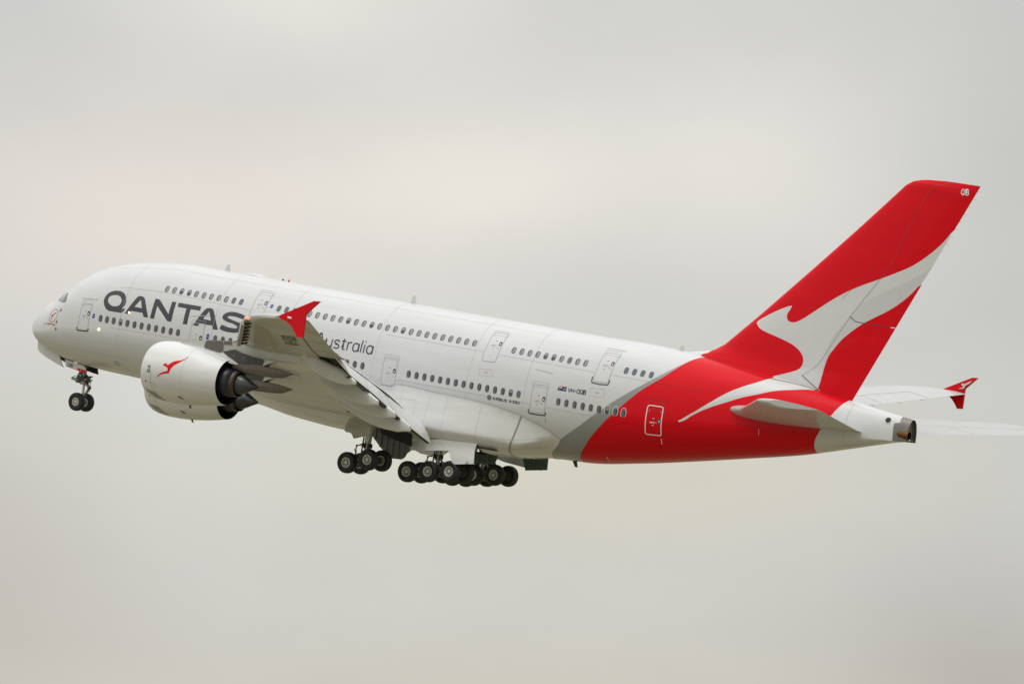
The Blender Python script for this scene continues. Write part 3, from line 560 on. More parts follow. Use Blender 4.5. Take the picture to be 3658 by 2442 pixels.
rb.line([(54.2,1.5),(54.997,1.411),(57.177,1.301),(59.244,1.21),(60.334,1.184),(61.5,1.26),(62.65,1.332),(63.6,1.36),(65.9,1.45)],.05,'letter_grey',step=.2); rb.build('panel_seams',FUS)
# tail cone outlet, nav light
c=np.array(L['cone_hole'][0]); p=S(np.array([c[0]]),np.array([c[1]]))[0]; n=body_n(np.array([c[0]]),np.array([c[1]]))[0]
mb=MB(); mb.tube(p-n*.05,p+n*.02,.235,'roo_grey',n=24); mb.tube(p-n*.05,p+n*.03,.185,'bay_dark',n=24); mb.build('outlet',FUS)
mb=MB(); mb.tube((70.6,-.1,1.12),(70.8,-.1,1.1),.05,'lamp_core'); mb.build('tail_light',FUS)
for (a,b),r in zip(L['lamp'],(.10,.085)):
    p=S(np.array([a]),np.array([b]))[0]; n=body_n(np.array([a]),np.array([b]))[0]
    mb=MB(); mb.tube(p-n*.02,p+n*.03,r,'lamp_lens',n=20); mb.tube(p,p+n*.04,r*.55,'lamp_core',n=20); mb.build('scan_light',FUS)
# ---- cockpit glass
CW1=[(3.233,.7921),(3.40,.90),(3.53,.985),(3.58,.955),(3.733,.6036),(3.577,.6287)]
decal('cockpit_window',[CW1],'cockpit_glass',ROOT,off=.012,step=.1); decal('cockpit_window',[L['cw2']],'cockpit_glass',ROOT,off=.012,step=.1)
rb=Ribbons(off=.016); rb.line(CW1,.03,'mark_dark',closed=True,step=.1); rb.line(L['cw2'],.03,'mark_dark',closed=True,step=.1); rb.build('window_seal',FUS)
# ---- cabin windows
def frame(a,b):
    a=np.array([a]); b=np.array([b]); p=body_pt(a,b)[0]; n=body_n(a,b)[0]; ty=(body_pt(a,b+.01)-body_pt(a,b-.01))[0]; ty-=n*(ty@n); ty/=np.linalg.norm(ty); tx=np.cross(ty,n)
    return Matrix(((tx[0],ty[0],n[0],p[0]),(tx[1],ty[1],n[1],p[1]),(tx[2],ty[2],n[2],p[2]),(0,0,0,1)))
def oval(w,h,n=24,e=2.7): 
    A=np.linspace(0,2*PI,n,endpoint=False); c,s=np.cos(A),np.sin(A)
    return np.stack([w*np.sign(c)*abs(c)**(2/e),h*np.sign(s)*abs(s)**(2/e)],1)
def window_mesh(kind):
    n=24; R=[(oval(.165,.238),-.01),(oval(.165,.238),.010),(oval(.142,.212),.014),(oval(.136,.206),.006)]
    V=[];F=[];I=[]
    for o,z in R: V+=[(a,b,z) for a,b in o]
    for k in range(3):
        for i in range(n): F.append((k*n+i,k*n+(i+1)%n,(k+1)*n+(i+1)%n,(k+1)*n+i)); I.append(0)
    F.append(tuple(range(3*n,4*n))); I.append(1)
    if kind=='half':
        o=oval(.132,.20); b=len(V); V+=[(a,max(c,.02),.0075) for a,c in o]; F.append(tuple(range(b,b+n))); I.append(2)
    elif kind!='blind':  # the pale cabin-side reveal seen through the pane
        o=oval(.125,.19); b=len(V); dx=.055 if kind=='upper' else -.035
        keep=[(max(a,-.125+abs(dx)) if dx>0 else min(a,.035),c) for a,c in o]; V+=[(a,c,.0075) for a,c in keep]; F.append(tuple(range(b,b+n))); I.append(2)
    me=bpy.data.meshes.new('cabin_window_'+kind); me.from_pydata(V,[],F); me.update()
    for m in ('window_rim','window_blind' if kind=='blind' else 'window_pane','window_reveal' if kind in('upper','half') else 'window_inner'): me.materials.append(MATS[m])
    me.polygons.foreach_set('material_index',np.array(I,dtype=np.int32)); return me
nodes_mat('window_inner',(.12,.115,.115),.25,coat=.3)
WM={k:window_mesh(k) for k in ('upper','main','blind','half')}
RW=np.random.default_rng(11)
def window(a,b,kind):
    if kind!='blind' and RW.random()<.07: kind='half'
    o=bpy.data.objects.new('cabin_window',WM[kind]); COL.objects.link(o); o.parent=ROOT; o.matrix_local=frame(a,b)
for a,b in L['wm1']: window(a,b,'main')
for k in range(3): window(18.09+.64*k,.075,'main')
for k in range(12): window(23.4+.639*k,.066-.0012*k,'main')
for a,b in L['wm4']+L['wm5']: window(a,b,'blind' if a in (L['wm4'][-1][0],) else 'main')
for i,(a,b) in enumerate(L['wu1']): window(a,b,'blind' if i>8 else 'upper')
x0,x1=L['wu2'][0][0],L['wu2'][-1][0]; nu=int(round((x1-x0)/.64))
for k in range(nu+1): window(x0+(x1-x0)*k/nu,.6555-.0158*(k/nu)**1.6,'blind' if k<2 else 'upper')
for i,(a,b) in enumerate(L['wu3']): window(a,b,'blind' if i==7 else 'upper')
for a,b in L['wu4']: window(a,b,'blind')
rb=Ribbons(off=.011)   # pale keylines round the windows that sit on the dark paint
for a,b in L['wm5'][-3:]: rb.line([(a+u,b+v/3.9) for u,v in oval(.19,.262,20)],.03,'mark_white',closed=True,step=.2)
rb.build('window_keyline',FUS)
# ---- doors
def rrect(q,r=.16,n=4):
    """rounded quad in surface coordinates"""
    q=np.array(q,float); out=[]
    for i in range(4):
        p=q[i]; a=q[i-1]-p; b=q[(i+1)%4]-p; la=np.hypot(a[0],a[1]*3.7); lb=np.hypot(b[0],b[1]*3.7); A=p+a/la*r; B=p+b/lb*r
        for t in np.linspace(0,1,n): out.append((1-t)**2*A+2*t*(1-t)*p+t*t*B)
    return np.array(out)
def door(q,ledge_shadow,red=False,bulge=False):
    q=np.array(q,float); q[:,0]=[(q[0,0]+q[3,0])/2,(q[1,0]+q[2,0])/2]*1+[(q[1,0]+q[2,0])/2,(q[0,0]+q[3,0])/2]
    line=rrect(q); d=decal('passenger_door',[line],'red_paint' if red else 'white_paint',ROOT,off=.004,label='red door with a white outline' if red else None)
    rb=Ribbons(off=.012); rb.line(line,.065 if red else .042,'mark_white' if red else 'door_line',closed=True,step=.2)
    w=q[1,0]-q[0,0]; h=q[0,1]-q[3,1]; P=lambda u,v:(q[0,0]+w*u,q[3,1]+h*v)
    rb2=Ribbons(off=.009)
    top=rrect([P(-.06,1.10),P(1.06,1.10),P(1.06,.8),P(-.06,.8)],.2); rb2.line([p for p in top if p[1]>P(0,.9)[1]],.022,'door_line' if not red else 'mark_red',step=.3)
    if ledge_shadow: rb2.line([P(-.09,.13),P(-.09,.03),P(-.03,-.045),P(.5,-.06),P(1.03,-.045),P(1.08,.03),P(1.08,.10)],.075,'mark_dark',step=.1)  # shadow under the door-bottom step, painted as a dark ribbon
    m='mark_white' if red else 'door_line'
    rb.line([P(.28,.53),P(.48,.53)],.032,m); rb.line([P(.28,.50),P(.46,.50)],.04,m); rb.line([P(.53,.46),P(.53,.57)],.03,m); rb.line([P(.58,.51),P(.70,.51)],.035,m)
    rb.line([P(.42,.68),P(.55,.68)],.032,'mark_white' if red else 'mark_red'); rb.line([P(.42,.40),P(.52,.40)],.05,m)
    rb.line([P(.72,.44),P(.86,.44)],.032,'mark_red')
    for u in (.16,.88): rb.line([P(u-.02,.87),P(u+.02,.87)],.04,m)
    rb.build('door_outline',d); rb2.build('door_surround',d)
    c=P(.86,.60); n=20
    V=[];F=[]
    o=bpy.data.objects.new('door_window',DW); COL.objects.link(o); o.parent=d; o.matrix_local=frame(c[0],c[1])
def dw_mesh():
    V=[];F=[];I=[]
    for o,z in ((oval(.115,.165),.014),(oval(.085,.135),.016),(oval(.04,.06)+np.array([.0,-.03]),.018)): V+=[(a,b,z) for a,b in o]
    F=[tuple(range(24)),tuple(range(24,48)),tuple(range(48,72))]
    me=bpy.data.meshes.new('door_window'); me.from_pydata(V,[],F); me.update()
    for m in ('window_rim','window_pane','mark_white'): me.materials.append(MATS[m])
    me.polygons.foreach_set('material_index',np.array([0,1,2],dtype=np.int32)); return me
DW=dw_mesh()
m2=[L['M2t'][0],L['M2t'][1],(17.05,-.20),(15.96,-.205)]
u1=[L['U1'][0],L['U1'][1],(21.46,.40),(20.35,.385)]
for k,led,red in (('M1',1,0),('M3',0,0),('M4',1,0),('M5',0,1),('U2',0,0),('U3',1,0)): door(L[k],led,red)
door(m2,0); door(u1,0)
# ---- crown antennas
def blade(x0,x1,x2,x3,z0,z1,th=.07,m='wing_upper',name='blade_antenna'):
    mb=MB(); mb.prism([(x0,z0-.15),(x1,z0-.15),(x2,z1),(x3,z1)],1,-th/2,th/2,m); mb.build(name)
blade(15.35,15.85,15.76,15.6,4.32,4.70,m='white_paint'); blade(31.0,31.5,31.33,31.17,4.33,4.75,m='white_paint'); blade(52.5,52.95,52.92,52.68,4.2,4.52,m='white_paint')
mb=MB(); mb.lathe([(17.1,.02),(17.4,.30),(18.0,.42),(18.6,.36),(19.0,.02)],0,(0,0,0),'white_paint',20)
mb.V=[(v[0],v[1],4.22+.5*v[2]) for v in mb.V]; mb.build('antenna_fairing',smooth=True)
mb=MB(); 
for xx in (20.35,20.85): mb.lathe([(-.1,.075),(.05,.065),(.09,.015)],2,(xx,0,4.30),'mark_red',14)
mb.build('beacon_light')
blade(45.6,46.0,46.2,46.0,-3.75,-4.5,.06,'gear_dark'); 
# ---------------------------------------------------------------- belly fairing
FE=smooth_line(L['fair'][:10],4); fx=np.concatenate([[18.5,20,23,27],FE[:,0]]); fp=np.concatenate([[-.9,-.62,-.3,-.2],np.where(FE[:,0]<33.3,-.195,FE[:,1])])
def fair_pt(x,ph):
    x=np.asarray(x,float); ph=np.asarray(ph,float); base=body_pt(x,ph)
    zc=-1.3; w=lin([18,24,30,36,40,43,47],[3.56,3.75,4.1,4.2,4.05,3.8,3.45],x); d=lin([18,22,27,33,38,42,44.5,46.4],[.0,.3,.62,.75,.62,.36,.16,.03],x)
    zb=pchip(XB,ZB,x)-d; zq=pchip(XC,ZC,x)*0-1.9; n=2.9
    c,s=np.cos(ph),np.sin(ph)
    tt=np.clip((ph+.12)/(-PI/2+.12),0,1)*PI/2; c,s=np.cos(tt),np.sin(tt)
    y=-w*np.abs(c)**(2/n); z=zq-(zq-zb)*np.abs(s)**(2/n)
    pe=lin(fx,fp,x); xe=lin([-1.6,-1.07,-.8375,-.672],[44.6,45.22,45.99,46.4],ph)
    t=np.clip(np.minimum((pe-ph)/.40,np.minimum((xe-x)/3.2,(x-18.3)/6)),0,1); t=t*t*(3-2*t)
    return base*(1-t[...,None])+np.stack([x,y,z],-1)*t[...,None]
def fair_n(x,ph):
    n=surf_n(fair_pt,x,np.clip(ph,-1.55,1.5)); return np.where(n[...,1:2]>0,-n,n)
FO=np.vstack([np.stack([fx,fp],1),smooth_line([L['fair'][9],L['fair'][10],L['fair'][11],(44.7,-1.4)],4)[1:],[(44.6,-PI/2)],[(18.5,-PI/2)]])
def build_fairing():
    sy=3.7; lo=[(resample(FO,.3,True,sy),True),(resample(WELL,.2,True,sy),True)]; E=np.concatenate([a for a,_ in lo])
    pts=[(a,b) for a in np.arange(18.6,46.4,.5) for b in np.linspace(-PI/2,-.1,34) if np.min(np.hypot(E[:,0]-a,(E[:,1]-b)*sy))>.1]
    P,T=cdt(pts,lo,sy); c=P[T].mean(1); k=inside(c[:,0],c[:,1],FO)&~inside(c[:,0],c[:,1],WELL); T=T[k]
    N=fair_n(P[:,0],P[:,1]); N[P[:,1]<-1.57,1]=0; N/=np.linalg.norm(N,axis=1,keepdims=True)
    V=fair_pt(P[:,0],P[:,1])+N*.025; T=orient(V,T,N); n=len(V)
    return mk('belly_fairing',np.concatenate([V,V*np.array([1,-1,1])]),[tuple(t) for t in T]+[tuple(t[::-1]+n) for t in T],'belly_paint',N=np.concatenate([N,N*np.array([1,-1,1])]))
FAIR=build_fairing()
rb=Ribbons(fair_pt,fair_n,.032)
rb.line(smooth_line(L['fairband'][:4]+[(42.15,-1.45)],5),.13,'silver_paint',step=.2)
for xx,a,b in ((34.0,-.18,-.9),(36.2,-.2,-.95),(37.6,-.2,-.95),(40.3,-.25,-1.2)): rb.line([(xx-.0*t,t) for t in np.linspace(a,b,8)],.022,'seam_grey')
rb.line([(33,-.50),(36,-.53),(40.3,-.56),(45.3,-.62)],.022,'seam_grey'); rb.line([(37,-.78),(40.3,-.80),(44.6,-.86)],.022,'seam_grey')
rb.line([(33.6,-.28),(35.2,-.27),(35.3,-.45),(34.5,-.5),(33.5,-.36)],.02,'seam_grey',closed=True)
rb.line(FO[:len(fx)][4:],.03,'seam_grey'); rb.build('panel_seams',FAIR)
# ---------------------------------------------------------------- wings
xle=lambda y:lin([0,3.5,37.2,38.4,39.2,39.75],[17.9,20.4,45.19,46.15,47.3,49.0],y)
xte=lambda y:lin([0,4.5,16.25,39.4,39.75],[36.2,37.3,40.88,51.3,51.42],y)
zle=lambda y:pchip([0,4,9,14.9,20,25.7,31,37,39.75],[-2.75,-2.45,-1.65,-.75,-.02,.75,1.62,2.72,3.22],y,False)
zte=lambda y:pchip([0,4.5,8.7,12.6,16.5,20,25,30,33.4,36.4,39.75],[-4.3,-3.6,-2.45,-1.45,-.66,-.12,.58,1.25,1.92,2.62,3.38],y,False)
tcw=lambda y:lin([0,4,15,26,39.75],[.135,.13,.105,.095,.105],y)
def airfoil(xi,up,tc):
    t=5*tc*(.2969*np.sqrt(xi)-.126*xi-.3516*xi**2+.2843*xi**3-.1030*xi**4)
    cam=.012*np.sin(PI*xi)+.012*xi*xi*(1-xi)*4
    return cam+np.where(up,t,-t)*np.where(up,1.05,.95)
def wing_pt(y,xi,up):
    y=np.asarray(y,float); a,b=xle(y),xte(y); c=b-a; zl,ztt=zle(y),zte(y); h=airfoil(xi,up,tcw(y))*c
    return np.stack(np.broadcast_arrays(a+c*xi+h*(zl-ztt)/c,-y,zl+(ztt-zl)*xi+h),-1)
def wing_loft(ys,u_end,l_end,n=26):
    tu=(1-np.cos(np.linspace(0,PI,n)))/2; V=[];F=[];I=[]; cut=l_end<.9
    for y in ys:
        up=wing_pt(np.full(n,y),(tu*u_end)[::-1],np.full(n,True)); lo=wing_pt(np.full(n-1,y),(tu*l_end)[1:],np.full(n-1,False)); 
        if cut:
            dr=np.clip(((tu*u_end)[::-1]-.78)/.17,0,1)**2*.14; up=up-np.stack([0*dr,0*dr,dr],1)
        V+=list(up)+list(lo)
        if cut:
            d=np.array([0,0,1.]); g=.32*np.clip((27.2-y)/3,0,1); a=wing_pt(np.array([y]),np.array([l_end]),np.array([False]))[0]; b=wing_pt(np.array([y]),np.array([l_end]),np.array([True]))[0]
            V+=[a-d*g+np.array([.02,0,0]),a-d*g+np.array([.10,0,0]),b-d*.10+np.array([.10,0,0]),up[0]-d*.035]  # near-black wall hung below the skin stands in for the shaded flap gap
    m=2*n-1+(4 if cut else 0)
    for i in range(len(ys)-1):
        for j in range(m-1):
            F.append((i*m+j,i*m+j+1,(i+1)*m+j+1,(i+1)*m+j)); I.append(2 if j>=2*n-2 else (0 if j>=n-1 else 1))
        F.append((i*m+m-1,i*m,(i+1)*m,(i+1)*m+m-1)); I.append(2 if cut else 0)
    F+=[tuple(range(m))[::-1],tuple((len(ys)-1)*m+j for j in range(m))]; I+=[2,2] if cut else [0,0]
    return V,F,I
def low_pt(y,xi): return wing_pt(y,xi,np.full(np.shape(y),False))
def low_n(y,xi):
    n=surf_n(low_pt,np.clip(y,4,39.6),np.clip(xi,.02,.98)); return np.where(n[...,2:3]>0,-n,n)
def build_wing(sign):
    fl=np.array([1,sign,1])
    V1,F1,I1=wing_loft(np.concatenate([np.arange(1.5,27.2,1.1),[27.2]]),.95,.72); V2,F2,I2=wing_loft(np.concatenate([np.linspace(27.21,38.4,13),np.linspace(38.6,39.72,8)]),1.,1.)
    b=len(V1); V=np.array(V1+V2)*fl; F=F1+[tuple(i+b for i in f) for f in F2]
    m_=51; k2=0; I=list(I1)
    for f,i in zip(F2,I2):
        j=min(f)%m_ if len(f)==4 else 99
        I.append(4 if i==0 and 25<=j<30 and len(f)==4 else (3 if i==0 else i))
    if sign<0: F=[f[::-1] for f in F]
    me=mk('wing',V,F,['wing_paint','wing_upper','cove_shade','wing_outer','leading_edge'],idx=I)
    import bmesh
    bm=bmesh.new(); bm.from_mesh(me.data); bmesh.ops.recalc_face_normals(bm,faces=bm.faces)
    for e in bm.edges:
        if len(e.link_faces)==2 and e.calc_face_angle(0)>math.radians(40): e.smooth=False
    bm.to_mesh(me.data); bm.free(); return me,fl
WINGS={}
for sg in (1,-1):
    W_,fl=build_wing(sg); WINGS[sg]=W_
    # winglet fence
    mb=MB(); wl=L['wl']; fence=list(smooth_line(wl[:2],1))+[wl[2]]+list(smooth_line(wl[3:6],3))+list(smooth_line(wl[6:]+[wl[0]],3))[:-1]
    mb.prism(fence,1,-39.86*sg,-39.70*sg,'red_paint'); mb.tube((50.05,-39.9*sg,3.33),(50.3,-39.9*sg,3.33),.045,'mark_white')
    wlt=mb.build('winglet',W_)
    mb=MB(); mb.tube((50.02,-39.9*sg,3.36),(50.28,-39.9*sg,3.36),.05,'mark_white'); mb.build('nav_light',W_)
    if sg<0:
        mb=MB(); mb.prism(L['wlroo'],1,39.60,39.66,'roo_white'); mb.build('kangaroo_emblem',W_)
    # slats outboard of the outer engine, with their tracks
    prof=[(.15,.17),(-.1,.10),(-.36,-.06),(-.55,-.24),(-.60,-.40),(-.50,-.44),(-.24,-.41),(-.36,-.30),(-.30,-.14),(.0,.04),(.15,.13)]
    ys=np.linspace(26.9,37.0,9); V=[];F=[]; k=len(prof)
    for y in ys: V+=[(xle(y)+a,-y*sg,zle(y)+b+.02) for a,b in prof]
    for i in range(8): F+=[(i*k+j,i*k+(j+1)%k,(i+1)*k+(j+1)%k,(i+1)*k+j) for j in range(k)]
    t0=[tuple(t) for t in tess(prof)]; F+=[t for t in t0]+[tuple(i+8*k for i in t[::-1]) for t in t0]
    mb=MB(); mb.add(V,F,'wing_paint'); sl=mb.build('slat',W_)
    for y in np.linspace(27.5,36.4,7):
        mb=MB(); mb.tube((xle(y)-.42,-y*sg,zle(y)-.36),(xle(y)+.28,-y*sg,zle(y)-.12),.055,'gear_dark'); mb.tube((xle(y)-.36,-(y+.35)*sg,zle(y)-.30),(xle(y)+.16,-(y+.35)*sg,zle(y)-.16),.025,'gear_dark'); mb.build('slat_track',W_)
    mb=MB(); mb.tube((xle(37.3)-.12,-37.3*sg,zle(37.3)+.02),(xle(37.3)+.12,-37.5*sg,zle(37.3)+.02),.10,'lamp_red' if sg>0 else 'mark_white'); mb.build('nav_light',W_)
    # flaps: three drooped panels along each trailing edge
    for (ya,yb) in ((4.4,13.2),(13.4,20.3),(20.5,26.9)):
        ys=np.linspace(ya,yb,6); n=12; V=[];F=[]; te=np.linspace(0,1,n); m=2*n-1
        for y in ys:
            p0=wing_pt(np.array([y]),np.array([float(lin([4.4,13],[.93,.85],y))]),np.array([True]))[0]
            cw=xte(y)-xle(y); xh,zh=p0[0],p0[2]+.0; xt,zt=lin([4.4,9.5,13.5,19.1,26.9],[37.4,39.1,40.34,42.46,45.97],y),lin([4.4,9.5,13.5,19.1,26.9],[-4.5,-3.42,-2.42,-1.22,.04],y)
            c=math.hypot(xt-xh,zh-zt); ang=math.atan2(zh-zt,xt-xh); pr=[]
            for t in te[::-1]: pr.append((t*c,.115*c*(2.4*math.sqrt(t+1e-9)*(1-t)**.8)))
            for t in te[1:]: pr.append((t*c,-.03*c*(1.5*math.sqrt(t)*(1-t))))
            V+=[(xh+a*math.cos(ang)+b*math.sin(ang),-y*sg,zh-a*math.sin(ang)+b*math.cos(ang)) for a,b in pr]
        for i in range(5): F+=[(i*m+j,i*m+(j+1)%m,(i+1)*m+(j+1)%m,(i+1)*m+j) for j in range(m)]
        F+=[tuple(range(m)),tuple(5*m+j for j in range(m))[::-1]]
        mb=MB(); mb.add(V,F,'leading_edge'); fp_=mb.build('flap',W_,angle=40); mb=MB(); G=[V[k*m] for k in range(6)]; kd=[float(lin([4.4,8,12],[.04,.12,1.],abs(g[1]))) for g in G]; mb.add([(a-.04,b,c-.015) for a,b,c in G]+[(a-.16,b,c-.015-.17*q_) for (a,b,c),q_ in zip(G,kd)]+[(a-.36,b,c-.015-.14*q_) for (a,b,c),q_ in zip(G,kd)],[(k,k+1,k+7,k+6) for k in range(5)]+[(k+6,k+7,k+13,k+12) for k in range(5)],'cove_shade'); mb.build('flap_gap_shade',W_)  # added dark strip under the flap edge imitates the shade below it
    # flap track fairings, drooped with the flaps
    for (yf,dx,dz,sc) in FTF:
        V=[];F=[]; n=16; st=FTFP; 
        for (a,zt_,zb_,wd) in st:
            for q in np.linspace(0,2*PI,n,endpoint=False):
                cq,sq=math.cos(q),math.sin(q); V.append((dx+a*sc,-(yf+wd*np.sign(cq)*abs(cq)**.45)*sg,dz+((zt_+zb_)/2+(zt_-zb_)/2*np.sign(sq)*abs(sq)**.6)*sc))
        for i in range(len(st)-1): F+=[(i*n+j,i*n+(j+1)%n,(i+1)*n+(j+1)%n,(i+1)*n+j) for j in range(n)]
        F+=[tuple(range(n))[::-1],tuple((len(st)-1)*n+j for j in range(n))]
        mb=MB(); mb.add(V,F,'track_paint'); mb.build('flap_track_fairing',W_,angle=38)
    # linkage in the open flap gap
    mb=MB(); rng=np.random.default_rng(4)
    for y in np.arange(21,26.8,.45):
        p=wing_pt(np.array([y]),np.array([.76]),np.array([False]))[0]; mb.tube((p[0],-y*sg,p[2]+.2),(p[0]+1.1+.3*rng.random(),-(y+rng.random()*.5)*sg,p[2]-.1+.2*rng.random()),.05,'gear_dark')
    mb.build('flap_linkage',W_)
    # lower skin: stain, panel, lines, registration
    if sg>0:
        lo_fn,lo_nf=low_pt,low_n
        decal('stain_panel',[[(29.2,.03),(29.2,.36),(30.8,.38),(33,.33),(35,.28),(36.4,.20),(37,.03)]],'wing_stain',W_,lo_fn,lo_nf,.006,.5,6.,.3)
        rb=Ribbons(lo_fn,lo_nf,.025)
        text_on(rb,'VH-OQB',(31.2,.61),(34.3,.61),(0,-.16),.10,'mark_dark',sy=6.)
        rb.line([(27.2,.74),(30,.73),(36.3,.72),(36.3,.99)],.06,'mark_dark',sy=6.); rb.line([(30.3,.73),(30.3,.99)],.05,'mark_dark',sy=6.); rb.line([(33.3,.73),(33.3,.99)],.05,'mark_dark',sy=6.)
        rb.line([(27.0,.04),(27.0,.74)],.05,'mark_dark',sy=6.)
        for yy in (21.6,18.0,12.2,9.0): rb.line([(yy,.06),(yy,.72)],.035,'door_line',sy=6.)
        rb.line([(7,.17),(14,.15),(25,.13)],.03,'door_line',sy=6.); rb.line([(7,.60),(14,.60),(26.5,.60)],.035,'door_line',sy=6.)
        for yy in np.arange(28.2,36,1.3): rb.line([(yy,.30),(yy+.3,.30)],.10,'skin_panel',sy=6.)
        rb.build('panel_seams',W_)
        ru=Ribbons(low_pt,low_n,.012)
    else:
        upf=lambda y,xi:wing_pt(y,xi,np.full(np.shape(y),True))*np.array([1,-1,1])
        def upn(y,xi): 
            n=surf_n(upf,np.clip(y,4,39.5),np.clip(xi,.02,.98)); return np.where(n[...,2:3]<0,-n,n)
        rb=Ribbons(upf,upn,.012); rb.line([(22,.30),(31,.30),(36,.31),(37.2,.12)],.05,'seam_grey',sy=6.); rb.line([(22,.72),(33.4,.72),(33.4,.99)],.05,'seam_grey',sy=6.); rb.line([(33.5,.70),(36.8,.70),(36.8,.99)],.05,'seam_grey',sy=6.)
        rb.build('panel_seams',W_)
    # static wicks
    mb=MB()
    for y in (28.5,30.5,32.5,34.5,36.2): mb.tube((xte(y)-.05,-y*sg,zte(y)),(xte(y)+.3,-(y+.02)*sg,zte(y)-.03),.012,'mark_dark',n=5)
    mb.build('static_wick',W_)
# ---------------------------------------------------------------- engines
def build_engine(yc,dx,dz):
    X,Z=30.2+dx,-1.87+dz; c=(X,yc,Z)
    outer=[(0.0,1.62),(.03,1.675),(.1,1.73),(.25,1.80),(.5,1.87),(.9,1.925),(1.4,1.955),(2.2,1.955),(2.9,1.915),(3.6,1.84),(4.4,1.73),(5.1,1.60),(5.82,1.45)]
    mb=MB(); mb.lathe([(a,r) for a,r in outer if a>=.1],0,c,'belly_paint',72)
    mb.lathe([(5.82,1.45),(5.80,1.425),(5.2,1.41),(4.2,1.40)],0,c,'duct_dark',72)
    # a darker grey patch is laid low on the fan cowl
    nac=mb.build('engine',ROOT,smooth=True)
    mb=MB(); mb.lathe([(.1,1.73),(.03,1.675),(0,1.62),(.02,1.57),(.12,1.53),(.35,1.50)],0,c,'lip_metal',72); mb.build('inlet_lip',nac,smooth=True)
    mb=MB(); mb.lathe([(.35,1.50),(1.2,1.47),(1.25,.001)],0,c,'duct_dark',48)
    mb.build('inlet_duct',nac,smooth=True)
    mb=MB(); mb.lathe([(4.2,1.40),(4.25,1.15),(5.0,1.10),(5.75,.94),(6.40,.84),(6.38,.76)],0,c,'duct_dark',64); mb.build('bypass_duct',nac,smooth=True)
    mb=MB(); mb.lathe([(6.38,.855),(6.43,.855),(6.72,.79),(6.71,.755),(6.2,.77),(5.8,.79)],0,c,'hot_metal',64); mb.build('exhaust_nozzle',nac,smooth=True)
    mb=MB(); mb.lathe([(5.8,.78),(5.9,.70),(6.4,.665),(6.88,.625),(7.2,.49),(7.6,.30),(8.05,.10),(8.12,.05),(8.13,.001)],0,c,'plug_metal',48); mb.build('exhaust_cone',nac,smooth=True)
    # seams, badges and vents on the cowl (surface coordinates: metres behind the lip, angle round the axis)
    ax=np.array([a for a,_ in outer]); rr=np.array([r for _,r in outer])
    def nf(a,t): 
        r=np.interp(a,ax,rr); return np.stack([X+a,yc-r*np.cos(t),Z+r*np.sin(t)],-1)
    def nn(a,t):
        n=surf_n(nf,np.asarray(a,float),np.asarray(t,float)); o=np.stack([0*t,-np.cos(t),np.sin(t)],-1); return np.where((n*o).sum(-1,keepdims=True)<0,-n,n)
    def xz(p): # side-view point to cowl coordinates
        a=p[0]-30.2; r=np.interp(a,ax,rr); return (a,math.asin(max(-.999,min(.999,(p[1]+1.87)/r))))
    rb=Ribbons(nf,nn,.008); T=np.linspace(-2.0,1.45,30)
    rb.line([(3.35,t) for t in T],.022,'seam_grey',sy=1.9); rb.line([(1.05,t) for t in np.linspace(-.7,.0,8)],.018,'mark_brown',sy=1.9)
    rb.line([(1.22,t) for t in np.linspace(-1.05,-.45,6)],.02,'seam_grey',sy=1.9)
    for a,t,w in ((.62,-.42,.12),(1.0,-.44,.07),(2.3,-.62,.05)): rb.line([(a-w*.6,t),(a+w*.6,t)],.05 if w<.1 else .10,'mark_brown' if w>.06 else 'door_line',sy=1.9)
    rb.line([(1.2,-.47),(1.5,-.47)],.02,'door_line',sy=1.9)
    rb.build('panel_seams',nac)
    k=L['eblk']; kx=lambda p:xz((p[0],p[1]))
    decal('cowl_patch',[[(.35,-.74),(1.23,-.80),(1.5,-1.0),(1.75,-1.2),(1.2,-1.2),(.75,-1.05)]],'cowl_grey',nac,nf,nn,.006,.3,1.9,.1)
    decal('vent',[[(2.95,-.80),(3.12,-.80),(3.34,-.93),(3.17,-.93)]],'bay_dark',nac,nf,nn,.008,.3,1.9,.1)
    if yc<0:
        eo=[(p[0],p[1]) for p in L['eroo']]; decal('kangaroo_emblem',[[xz2(p,yc,X,Z,nf) for p in eo]],'mark_red' if False else 'red_paint',nac,nf,nn,.009,.2,1.9,.06)
        b=[xz2(p,yc,X,Z,nf) for p in L['err']]; decal('badge',[b],'badge_grey',nac,nf,nn,.008,.2,1.9,.1)
        rb=Ribbons(nf,nn,.012); b=np.array(b); q=lambda u,v:b[0]*(1-u)*(1-v)+b[1]*u*(1-v)+b[2]*u*v+b[3]*(1-u)*v
        for (u0,v0) in ((.12,.62),(.42,.80)):
            for st in GLYPH['R'][1]: rb.line([q(u0+.75*a,v0-.42*bb) for a,bb in st],.018,'mark_white',sy=1.9)
        rb.build('badge_lettering',nac)
    # drain mast
    mb=MB(); mb.prism([(X+2.85,Z-1.82),(X+3.12,Z-1.82),(X+3.16,Z-2.0),(X+3.28,Z-2.05),(X+3.10,Z-2.05),(X+3.03,Z-1.95)],1,yc-.03,yc+.03,'gear_dark'); mb.build('drain_mast',nac)
    # pylon
    P=lambda l:[(a+dx,b+dz) for a,b in l]; mb=MB(); s=-1 if yc<0 else 1
    mb.prism(P([(31.9,.0),(32.4,.17),(33.2,.36),(34.05,.52),(35.4,.68),(36.1,.76),(37.4,.95),(41.3,.78),(41.28,.06),(40.5,.01),(39.5,-.03),(38.72,-.44),(36.9,-.64),(36.2,-.66),(35.2,-.46),(33.4,-.12)]),1,yc-.40,yc+.40,'track_paint'); mb.V=[(v[0],yc+(v[1]-yc)*float(lin([38.8+dx,41.3+dx],[1,.06],v[0])),v[2]) for v in mb.V]; py=mb.build('pylon',nac)
